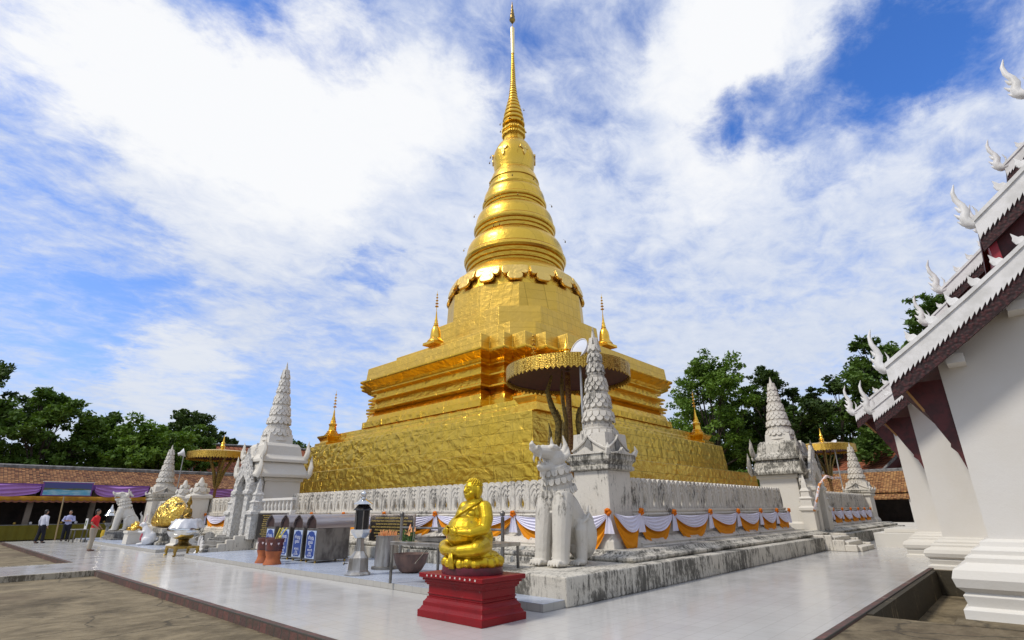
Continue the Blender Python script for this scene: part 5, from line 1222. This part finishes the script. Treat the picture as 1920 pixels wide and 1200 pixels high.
def bunting(name, x0, x1, zt, zb, y, m, label, folds=9, seed=1, group=None, cat='drape'):
    rr_ = random.Random(seed); ph = [rr_.uniform(0, 6) for _ in range(4)]
    def f(u, v):
        x = x0 + (x1 - x0)*u; e = math.sin(PI*u)**.35
        return (x, y - .10 - .06*math.sin(v*folds*2 + 2*math.sin(u*7 + ph[0])) - .05*math.sin(u*(x1 - x0)*3 + ph[1] + v*3), zt + (zb - zt)*(v*(.55 + .45*e)) + .05*math.sin(u*11 + ph[2])*v)
    q = MB().grid(f, max(12, int((x1 - x0)*5)), 16); o = q.build(name, m, None, smooth=180); return tag(o, label, cat, group)
G_ = 'purple drapes hung along the gallery eave'
bunting('purple_drape', -12, -1.2, 3.72, 2.95, 53.7, M['c_purple'], 'gathered purple drape at the left picture edge', seed=2, group=G_)
bunting('purple_drape', -1.0, 6.0, 3.72, 2.90, 53.7, M['c_purple'], 'gathered purple drape left of the painted banner', seed=3, group=G_)
bunting('purple_drape', 9.3, 12.9, 3.70, 2.90, 53.7, M['c_purple'], 'gathered purple drape between the painted banner and the far lion', seed=4, group=G_)
bunting('purple_drape', 13.1, 16.2, 3.66, 2.95, 53.7, M['c_purple'], 'gathered purple drape left of the floodlight pole', seed=5, group=G_)
bunting('purple_drape', 16.3, 20.6, 3.66, 2.95, 53.7, M['c_purple'], 'gathered purple drape below the gold parasol', seed=6, group=G_)
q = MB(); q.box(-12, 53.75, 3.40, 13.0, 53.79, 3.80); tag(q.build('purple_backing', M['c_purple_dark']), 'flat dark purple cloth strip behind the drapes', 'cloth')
bn_ = empty('painted_banner', (7.6, 53.4, 2.95), 'landscape banner of blue sky and water hung between purple drapes', 'banner')
MB().box(-1.55, -.02, 0, 1.5, .02, .98).build('sheet', M['c_purple_dark'], bn_)
bs1 = simple('banner_sky', (.06, .07, .22), .6); bs2 = simple('banner_water', (.10, .36, .52), .6, 0, (.30, .5, .6), 2, (1, 1, 3)); bs3 = simple('banner_land', (.07, .11, .05), .6, 0, (.15, .12, .05), 5)
MB().slab([(-1.45, .55), (1.42, .50), (1.42, .9), (-1.45, .93)], (0, 0, 0), (1, 0, 0), (0, 0, 1), .021, .025).build('sky_strip', bs1, bn_)
MB().slab([(-1.45, .40), (-.6, .47), (.2, .42), (1.42, .46), (1.42, .52), (.5, .57), (-.3, .52), (-1.45, .58)], (0, 0, 0), (1, 0, 0), (0, 0, 1), .026, .030).build('land_strip', bs3, bn_)
MB().slab([(-1.45, .05), (1.42, .05), (1.42, .45), (-1.45, .45)], (0, 0, 0), (1, 0, 0), (0, 0, 1), .021, .0255).build('water_strip', bs2, bn_)
MB().box(-1.6, -.03, .985, 1.55, .03, 1.03).build('top_rod', M['white_trim'], bn_)
def valance(x0, x1, z0, y, m, label, amp=.07, h=.30):
    q = MB(); n = int((x1 - x0) / .06); w_ = .42
    for j in range(1):
        top = []; bot = []
        for i in range(n + 1):
            x = x0 + (x1 - x0)*i/n; d_ = .04*math.sin(x*5.5); top.append((x, y + d_, z0)); bot.append((x, y + d_*1.5 - .02, z0 - h - amp*abs(math.sin(PI*x/w_))))
        q.add(top + bot, [(i, i+1, n+1+i+1, n+1+i) for i in range(n)])
    return tag(q.build('scalloped_valance', m, smooth=180, thick=.01), label, 'valance', 'scalloped valances under the drapes')
valance(-12, 13.0, 2.92, 53.72, M['c_yellow'], 'ochre scalloped valance under the purple drapes', h=.26)
valance(-12, 13.0, 2.66, 53.80, M['c_pink'], 'dusty red scalloped valance just below the ochre one', h=.12)
valance(13.2, 20.6, 2.96, 53.72, M['c_orange'], 'orange strip of valance right of the far lion', h=.10)
def skirt(u, v):
    x = -12 + 24.5*u; return (x, 54.4 - .05*math.sin(x*11) - .05*v, .90 - 1.0*v)
tbx = empty('long_table', (0, 54.9, GZ), 'long table with a pleated olive skirt under the gallery', 'table')
MB().box(-12, 54.5, .90, 12.5, 55.4, .95).build('table_top', M['stone_dark'], tbx, world=True)
MB().grid(skirt, 300, 3).build('pleated_skirt', M['c_olive'], tbx, smooth=180, world=True)
for k in range(26):
    x = -11 + .9*k; q = MB(); q.lathe([(.07, .951), (.10, 1.03), (.09, 1.10), (.03, 1.14)], 10, (x, 54.75, 0)); tag(q.build('offering_bowl', M['lamp_white'] if k % 3 else M['brass'], smooth=60), 'small offering bowl in the row on the skirted table', 'bowl', 'bowls along the skirted table')
q = MB(); q.tube([(7.45, 52.3, GZ), (7.32, 52.4, 2.9)], [.05, .04], 8); tag(q.build('bamboo_pole', M['bamboo'], smooth=60), 'leaning bamboo pole propping the purple drapes', 'pole')
q = MB(); q.lathe([(.20, 0), (.26, .35), (.22, .6)], 14, (9.3, 46.9, .0)); tag(q.build('yellow_bin', simple('yellow_plastic', (.55, .36, .02), .5), smooth=50), 'yellow bin standing behind the red shirted man', 'bin')
rdw = empty('draped_stall', (16.3, 53.9, GZ), 'dark red cloth stall front behind the far leaf spire', 'stall')
MB().grid(lambda u, v: (13.3 + 4.2*u, 53.9 - .05*math.sin(u*40), 2.75 - 2.6*v), 60, 2).build('red_curtain', M['maroon_base'], rdw, smooth=180, world=True)

# right gallery
gb = empty('tiled_gallery', (66, 12, GZ), 'far gallery with a mottled orange tile roof at the right', 'building')
rP = [(63.0, 3.05), (63.0, 2.95), (67.5, 5.05), (72, 2.95), (72, 3.05), (67.5, 5.18)]
q = MB(); q.loft([[(x, y, z) for x, z in rP] for y in (-25, 30)]); q.build('roof', M['roof_y'], gb, world=True)
rP = [(61.6, 2.42), (61.6, 2.32), (63.4, 2.82), (63.4, 2.92)]
q = MB(); q.loft([[(x, y, z) for x, z in rP] for y in (-25, 30)]); q.build('lean_to_roof', M['roof_y'], gb, world=True)
q = MB(); q.loft([[(x, y, z) for x, z in ((67.3, 5.0), (67.3, 5.32), (67.5, 5.4), (67.7, 5.32), (67.7, 5.0))] for y in (-25, 30)]); q.build('ridge_coping', M['coping'], gb, world=True)
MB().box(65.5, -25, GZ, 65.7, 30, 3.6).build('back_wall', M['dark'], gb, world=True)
MB().box(61.8, -25, GZ, 62.1, 30, .32).build('low_wall', M['limewash'], gb, world=True)
for k in range(14): MB().box(61.8, -24 + 3.9*k, .32, 62.15, -23.3 + 3.9*k, 2.42).build('column', M['limewash'], gb, world=True)

# houses behind
def house(loc, rot, label, L, wd, ez, rz_):
    root = empty('roofed_house', loc, label, 'house', rz=rot)
    MB().box(-L/2 + .8, -wd/2 + .8, 0, L/2 - .8, wd/2 - .8, ez).build('wall', M['gallery_wall'], root)
    q = MB(); q.loft([[(x, y, z) for y, z in ((-wd/2, ez - .2), (-wd/4, ez + (rz_ - ez)*.38), (0, rz_), (wd/4, ez + (rz_ - ez)*.38), (wd/2, ez - .2), (wd/2, ez - .35), (0, rz_ - .25), (-wd/2, ez - .35))] for x in (-L/2, L/2)]); q.build('roof', M['roof_red'], root)
    q = MB()
    for x in (-L/2 - .06, L/2 + .06): q.tube([(x, -wd/2 - .1, ez - .2), (x, -wd/4, ez + (rz_ - ez)*.38 + .05), (x, 0, rz_ + .1)], .14, 5); q.tube([(x, wd/2 + .1, ez - .2), (x, wd/4, ez + (rz_ - ez)*.38 + .05), (x, 0, rz_ + .1)], .14, 5)
    q.tube([(-L/2 - .3, 0, rz_ + .1), (L/2 + .3, 0, rz_ + .1)], .16, 6)
    q.build('white_ridge', M['coping'], root)
    for x, nm_ in ((-L/2 + .1, 'gable'),): MB().slab([(-wd/2 + .4, ez - .2), (wd/2 - .4, ez - .2), (0, rz_ - .3)], (x, 0, 0), (0, 1, 0), (0, 0, 1), 0, .1).build(nm_, M['maroon_wood'], root)
house((31.0, 79.5, GZ), R(-12), 'orange tile roofed house beyond the left gallery', 15, 11, 6.4, 10.6)
house((76, 13.5, GZ), R(60), 'maroon roofed house glimpsed between the right gate and the trees', 12, 9, 5.6, 8.6)
# ================================================================ prayer hall on the right
vh = empty('prayer_hall', (12.4, -7, 0), 'white prayer hall with stacked gables, curled finials and maroon brackets at right', 'building')
SEC = [  # front x, left wall y, lower eave (y,z), upper eave (y,z), third eave
    (12.35, .62, (1.33, 3.97), (-.50, 6.36), (-1.75, 8.6)),
    (20.6, 2.05, (2.92, 4.42), (.36, 7.85), (-1.92, 11.3)),
    (24.6, 3.10, (4.08, 5.0), (1.14, 8.0), (-1.2, 11.0))]
YR = -8.5
def rake(e, sl0, sl1, yend, n=14):
    """concave rake line from the eave end up towards the ridge"""
    out = []
    y0, z0 = e; L = y0 - yend
    for i in range(n + 1):
        u = i / n; out.append((y0 - L*u, z0 + L*(sl0*u + (sl1 - sl0)*u*u*.5)))
    return out
def band(mb, x0, x1, line, up_, dn, ser=0):
    """vertical board following a rake line, in the plane x"""
    n = len(line); top = [(y, z + up_) for y, z in line]
    if ser:
        bot = []
        L = sum(math.hypot(line[i+1][0]-line[i][0], line[i+1][1]-line[i][1]) for i in range(n-1)); m = int(L / ser)
        ys = [p[0] for p in line][::-1]; zs = [p[1] for p in line][::-1]
        for k in range(m):
            for f_, d_ in ((0, .0), (.98, .075)):
                y = line[0][0] + (line[-1][0] - line[0][0]) * (k + f_) / m; z = float(np.interp(y, ys, zs)); bot.append((y, z + dn + d_ - .02))
    else: bot = [(y, z + dn) for y, z in line]
    # build as strip between resampled top and bottom
    ysb = [p[0] for p in bot]; tt = []
    yt = [p[0] for p in top][::-1]; zt = [p[1] for p in top][::-1]
    for y, _ in bot: tt.append((y, float(np.interp(y, yt, zt))))
    k = len(bot); v = []
    for x in (x0, x1): v += [(x, y, z) for y, z in tt] + [(x, y, z) for y, z in bot]
    f = []
    for i in range(k - 1):
        f += [(i, i+1, k+i+1, k+i), (2*k+i, 3*k+i, 3*k+i+1, 2*k+i+1), (i, 2*k+i, 2*k+i+1, i+1), (k+i, k+i+1, 3*k+i+1, 3*k+i)]
    f += [(0, k, 3*k, 2*k), (k-1, 3*k-1, 4*k-1, 2*k-1)]
    mb.add(v, f)
def naga_finial(x, y, z, s, m, parent, lean=1.0):
    q = MB()
    P = [(-.22, .14), (-.10, .05), (.0, .04), (.11, .14), (.13, .32), (.06, .50), (.10, .70), (.19, .92), (.20, 1.16), (.12, 1.40)]
    rr_ = [.08, .12, .14, .14, .12, .10, .085, .068, .05, .012]
    q.tube([(x, y + a*s, z + b*s) for a, b in P], [r*s for r in rr_], 8, flat=.8)
    for a, b, c, d_ in ((.12, .16, .30, .20), (.14, .34, .32, .44), (.10, .52, .25, .66), (.02, .06, .18, -.04)):
        q.tube([(x, y + a*s, z + b*s), (x, y + (a+c)/2*s, z + (b+d_)/2*s - .04*s), (x, y + c*s, z + d_*s + .05*s)], [.08*s, .06*s, .012*s], 6, flat=.6)
    q.tube([(x, y - .12*s, z + .16*s), (x, y - .16*s, z + .42*s), (x, y - .10*s, z + .60*s)], [.07*s, .05*s, .01*s], 6, flat=.6)
    return q.build('naga_finial', m, parent, smooth=50)
def leafcrest(x, y, z, s, m, parent):
    q = MB(); q.slab([(.12*s, -.10*s), (.20*s, .10*s), (.10*s, .22*s), (-.02*s, .20*s), (-.10*s, .30*s), (-.22*s, .44*s), (-.20*s, .22*s), (-.24*s, .10*s), (-.16*s, -.10*s)], (x, y, z), (0, -1, 0), (0, 0, 1), -.04*s, .04*s)
    return q.build('crest_leaf', m, parent, bevel=.01)
for si, (xf, yl, e0, e1, e2) in enumerate(SEC):
    xend = SEC[si+1][0] if si < 2 else 46
    # wall with battered, moulded foot
    k = 1.0 if si else 1.0
    zf = -.64 if si == 0 else -.3
    wp = [(.56, zf), (.54, .02), (.54, .10), (.46, .14), (.50, .30), (.46, .34), (.55, .42), (.58, .55), (.54, .68), (.40, .76), (.36, .78), (.36, .86), (.26, .90), (.26, .97), (.14, 1.02), (.12, 1.10), (.0, 1.14)]
    if si: wp = [(a*.85, b*.72 if b > 0 else b) for a, b in wp]
    q = MB(); q.loft([rect(xf - o, -18, xend + 1, yl + o, z) for o, z in wp]); q.build('moulded_foot', M['limewash_base'], vh, bevel=.008, world=True)
    z1 = wp[-1][1]
    lo = rake(e0, .67, 1.15, YR); hi = rake(e1, .78, 1.3, YR); h3 = rake(e2, .8, 1.3, YR)
    pl_ = [(yl, z1 + .001), (YR, z1 + .001)] + [(y, z - .25) for y, z in reversed(lo) if y < yl - .05] + [(yl, float(np.interp(yl, [p[0] for p in lo][::-1], [p[1] for p in lo][::-1])) - .25)]
    q = MB(); q.slab([(y, z) for y, z in pl_], (xf, 0, 0), (0, 1, 0), (0, 0, 1), 0, xend + 1 - xf); q.build('wall', M['limewash'], vh, world=True)
    xo = xf - .75   # verge plane
    for ti, (ln_, sc_) in enumerate(((lo, 1.0), (hi, .95), (h3, .9))):
        xq = xo + .12*ti
        # roof skin running back from the verge
        q = MB(); sk = [(y, z) for y, z in ln_] + [(y, z - .12) for y, z in reversed(ln_)]
        q.loft([[(x, y, z - .10) for y, z in sk] for x in (xq + .13, xend + .9)]); q.build('roof_slope', M['maroon_wood'], vh, world=True)
        q = MB(); band(q, xq, xq + .12, ln_, .16, -.24, .115); q.build('bargeboard', M['white_trim'], vh, world=True)
        q = MB(); band(q, xq + .03, xq + .10, ln_, -.12, -.50*sc_); q.build('carved_fascia', M['carved'], vh, world=True)
        q = MB(); band(q, xq - .03, xq + .15, ln_, .18, .10); q.build('bargeboard_cap', M['white_trim'], vh, world=True)
        ye, ze = ln_[0]; naga_finial(xq + .06, ye + .02, ze + .05, .60 * (1.0 if ti == 0 else 1.08) * (1, 1.25, 1.35)[si], M['white_trim'], vh).location = -vh.location
        ln2 = [p for p in ln_]; ys = [p[0] for p in ln2][::-1]; zs = [p[1] for p in ln2][::-1]
        for c in range(12 if ti == 0 else 8):
            y = ye - .50 - .36*c; leafcrest(xq + .06, y, float(np.interp(y, ys, zs)) + .22, .42, M['white_trim'], vh).location = -vh.location
        if ti:   # red board between stacked roofs
            below = (lo, hi)[ti - 1]; zb = float(np.interp(ye, [p[0] for p in below][::-1], [p[1] for p in below][::-1]))
            q = MB(); q.box(xq + .14, ye - .20, zb + .05, xend + .8, ye - .08, ze - .12); q.build('red_riser', M['red_board'], vh, world=True)
            q = MB(); q.slab([(ye - .1, zb + .1), (YR, zb + 6), (YR, ln_[-1][1] - .5), (ye - .1, ze - .2)], (xq + .25, 0, 0), (0, 1, 0), (0, 0, 1), 0, .05); q.build('gable_infill', M['maroon_wood'], vh, world=True)
    for c in range(4):
        y = yl - .25 - 1.0*c; z = float(np.interp(y, [p[0] for p in lo][::-1], [p[1] for p in lo][::-1]))
        q = MB(); q.box(xo + .30, y - .16, z - .60, xf - .003, y + .10, z - .44); q.build('purlin', M['limewash'], vh, world=True)
    # eave brackets along the side wall
    for c in range(2 if si < 2 else 3):
        xb = xf + .10 + 3.6*c; zt = e0[1] - .10; wd = e0[0] - yl - .10
        q = MB(); q.slab([(0, 0), (wd, .0), (wd*.80, -.26), (wd*.62, -.52), (wd*.42, -.86), (wd*.22, -1.16), (wd*.24, -1.22), (wd*.12, -1.32), (.0, -1.62)][::-1], (xb, yl + .004, zt), (0, 1, 0), (0, 0, 1), -.05, .05)
        bk = q.build('eave_bracket', M['maroon_wood'], vh, world=True)
        q = MB(); q.slab([(wd*1.0, .02), (wd*1.06, .0), (wd*.66, -.55), (wd*.60, -.53)][::-1], (xb, yl + .004, zt), (0, 1, 0), (0, 0, 1), -.06, .06); q.v = [tuple(Vector(p) - vh.location) for p in q.v]; q.build('bracket_edge', M['ochre_edge'], bk)
st2 = empty('white_step_block', (30.2, 4.4, 0), 'low white step block at the far foot of the prayer hall', 'step')
MB().box(-.9, -1.2, -.02, 3.5, .95, .58).build('block', M['limewash_base'], st2, bevel=.02); MB().box(-.4, -1.2, .581, 3.5, .6, .74).build('upper_step', M['limewash_base'], st2, bevel=.02)

# ================================================================ trees
def tree(name, loc, H, blobs_, m, label, n, ls, seed, trunk=.35, lean=(0, 0), limbs=True, group='trees behind the temple'):
    rr_ = np.random.default_rng(seed); root = empty(name, (loc[0], loc[1], GZ), label, 'tree', group)
    zb = min(b[2] for b in blobs_); top = Vector((lean[0], lean[1], H * .62)); q = MB()
    q.tube([(0, 0, 0), (lean[0]*.3, lean[1]*.3, H*.2), (lean[0]*.7, lean[1]*.7, H*.42), top], [trunk*1.25, trunk, trunk*.75, trunk*.35], 9)
    for bx, by, bz, br in blobs_:
        t0 = .3 + .3*rr_.random(); s0 = Vector((lean[0]*t0, lean[1]*t0, H*(.22 + .25*t0))); e = Vector((bx, by, bz))
        mid = s0.lerp(e, .5) + Vector((rr_.normal()*.5, rr_.normal()*.5, rr_.normal()*.4 - .3))
        q.tube([s0, mid, e], [trunk*.42, trunk*.26, trunk*.07], 6)
        for _ in range(4):
            d = Vector(rr_.normal(size=3)).normalized(); q.tube([mid.lerp(e, .5), e + d*br*.45, e + d*br*.9], [trunk*.13, trunk*.08, trunk*.02], 4)
    q.build('trunk', M['bark'], root, smooth=60)
    tot = sum(b[3]**2 for b in blobs_); C = []; 
    for bx, by, bz, br in blobs_:
        k = int(n * br**2 / tot); sub = max(5, int(10 + br*5))
        # twig clumps inside the bough, leaves round each clump
        d = rr_.normal(size=(sub, 3)); d /= np.linalg.norm(d, axis=1)[:, None]
        cl = np.array([bx, by, bz]) + d * (br * rr_.uniform(.35, 1.0, (sub, 1))) * np.array([1, 1, .78]); cr = br * rr_.uniform(.16, .40, sub)
        w_ = cr**2; w_ /= w_.sum(); idx = rr_.choice(sub, k, p=w_)
        dd = rr_.normal(size=(k, 3)); dd /= np.linalg.norm(dd, axis=1)[:, None]
        C.append(cl[idx] + dd * (cr[idx] * rr_.random(k)**.45)[:, None] * np.array([1.15, 1.15, .7]))
    C = np.concatenate(C); k = len(C)
    nrm = rr_.normal(size=(k, 3)); nrm[:, 2] = np.abs(nrm[:, 2]) + .35; nrm /= np.linalg.norm(nrm, axis=1)[:, None]
    t = np.cross(nrm, rr_.normal(size=(k, 3))); t /= np.linalg.norm(t, axis=1)[:, None]; b2 = np.cross(nrm, t)
    sz = ls * rr_.uniform(.6, 1.35, (k, 1)); a = t*sz; bb_ = b2*sz*.55
    V = np.stack([C - a, C - bb_ - nrm*sz*.12, C + a, C + bb_ - nrm*sz*.12], 1).reshape(-1, 3)
    me = bpy.data.meshes.new('crown'); me.from_pydata(V.tolist(), [], np.arange(4*k).reshape(-1, 4).tolist()); me.materials.append(M[m])
    o = bpy.data.objects.new('crown', me); COL.objects.link(o); o.parent = root
    return root
def crown(seed, r, z0, z1, n, br, flat=1.0):
    rr_ = random.Random(seed); out = []
    for k in range(n):
        u = (k + .5) / n; z = z0 + (z1 - z0)*u; prof_ = math.sin(PI*min(1, .18 + .80*u))**.6; a = k*2.4 + rr_.uniform(-.4, .4); d = r*prof_*rr_.uniform(.35, .85)
        out.append((d*math.cos(a), d*math.sin(a)*flat, z, br*rr_.uniform(.7, 1.2)))
    return out
TL_ = [((0.5, 74, 0), 17.2, 6.2, 7.0, 15.8, 14, 2.4, 'leaf_d', 'tall dark tree at the left picture edge', 9000, .30),
 ((7.0, 69.5, 0), 14.2, 5.4, 4.4, 12.8, 13, 2.3, 'leaf_b', 'broad mid green tree behind the painted banner', 9000, .30),
 ((12.0, 74, 0), 12.6, 4.4, 5.0, 11.6, 11, 1.7, 'leaf_a', 'wispy dark tree with open sprays above the left gallery', 5200, .30),
 ((15.5, 68.5, 0), 11.2, 5.2, 3.6, 10.0, 13, 2.2, 'leaf_c', 'bright green tree left of the far leaf spire', 9000, .28),
 ((20.3, 72.5, 0), 11.8, 4.6, 4.0, 10.6, 11, 2.0, 'leaf_b', 'rounded green tree right of the far leaf spire', 7000, .28),
 ((21.8, 78, 0), 15.0, 4.4, 8.4, 14.0, 10, 1.7, 'leaf_d', 'slim dark tree with gaps above the gold parasol', 5200, .28),
 ((27.3, 84, 0), 13.6, 3.4, 9.4, 12.6, 8, 1.5, 'leaf_d', 'dark tree top behind the orange roofed house', 3600, .28),
 ((37, 84, 0), 13.6, 4.0, 8.0, 12.4, 8, 1.6, 'leaf_a', 'low tree top between the shrine spire and the stupa', 3600, .28),
 ((-7, 72, 0), 13.5, 6.0, 4.0, 12.0, 12, 2.5, 'leaf_a', 'dark tree beyond the left picture edge', 6000, .32),
 ((67.5, 27.5, 0), 21.5, 6.4, 7.0, 20.3, 18, 2.5, 'leaf_c', 'tall feathery green tree right of the stupa', 13000, .27),
 ((74.0, 21.5, 0), 20.5, 6.0, 7.5, 19.0, 15, 1.9, 'leaf_d', 'dark open branched tree behind the right gate spire', 7600, .30),
 ((76.0, 15.6, 0), 18.0, 5.0, 6.0, 16.5, 11, 1.7, 'leaf_d', 'thin branched tree beside the far right floodlight', 4600, .30),
 ((73.0, 8.8, 0), 21.5, 5.8, 7.0, 20.2, 15, 2.2, 'leaf_a', 'tall dark green tree left of the hall finials', 9000, .32),
 ((80.0, 30.5, 0), 17.5, 6.5, 5.0, 16.0, 14, 2.8, 'leaf_a', 'dense dark tree filling the gap right of the stupa', 8000, .34),
 ((82.0, 24.0, 0), 17.0, 6.5, 4.0, 15.0, 14, 2.8, 'leaf_b', 'dense green tree standing behind the right gate', 8000, .34),
 ((84.0, 16.0, 0), 16.0, 6.5, 4.0, 14.5, 14, 2.8, 'leaf_a', 'dense tree behind the far right floodlight', 8000, .34),
 ((78.0, 2.6, 0), 26.5, 7.0, 8.0, 25.0, 17, 2.7, 'leaf_a', 'tallest dark tree rising behind the hall finials', 12000, .34)]
for i, (loc, H, r, z0, z1, nb, br, m, lab, n, ls) in enumerate(TL_):
    tree('leafy_tree', loc, H, crown(100 + i, r, z0, z1, nb, br), m, lab, int(n * 1.7), ls * .80, 50 + i, trunk=.30 if H < 16 else .42)
tree('round_bush', (61.0, 21.8, 0), 5.4, [(0, 0, 4.4, 2.2), (.5, 2.6, 4.2, 1.9), (-.4, -2.6, 4.3, 2.0), (0, -4.6, 3.8, 1.6), (.3, 4.6, 3.7, 1.5), (0, 0, 2.6, 2.3), (0, 3.4, 2.4, 2), (0, -3.6, 2.4, 2)], 'leaf_c', 'bright clipped bush right of the lowest gold terrace', 6500, .20, 90, .2, group='clipped bushes')
tree('round_bush', (73.0, 10.4, 0), 6.6, [(0, 0, 5.2, 1.9), (.5, 2.4, 5.0, 1.8), (-.4, -2.4, 5.4, 2.0), (0, -4.4, 5.2, 1.9), (0, 5, 4.8, 1.6)], 'leaf_c', 'clipped bush above the far right gallery roof', 5000, .22, 91, .2, group='clipped bushes')
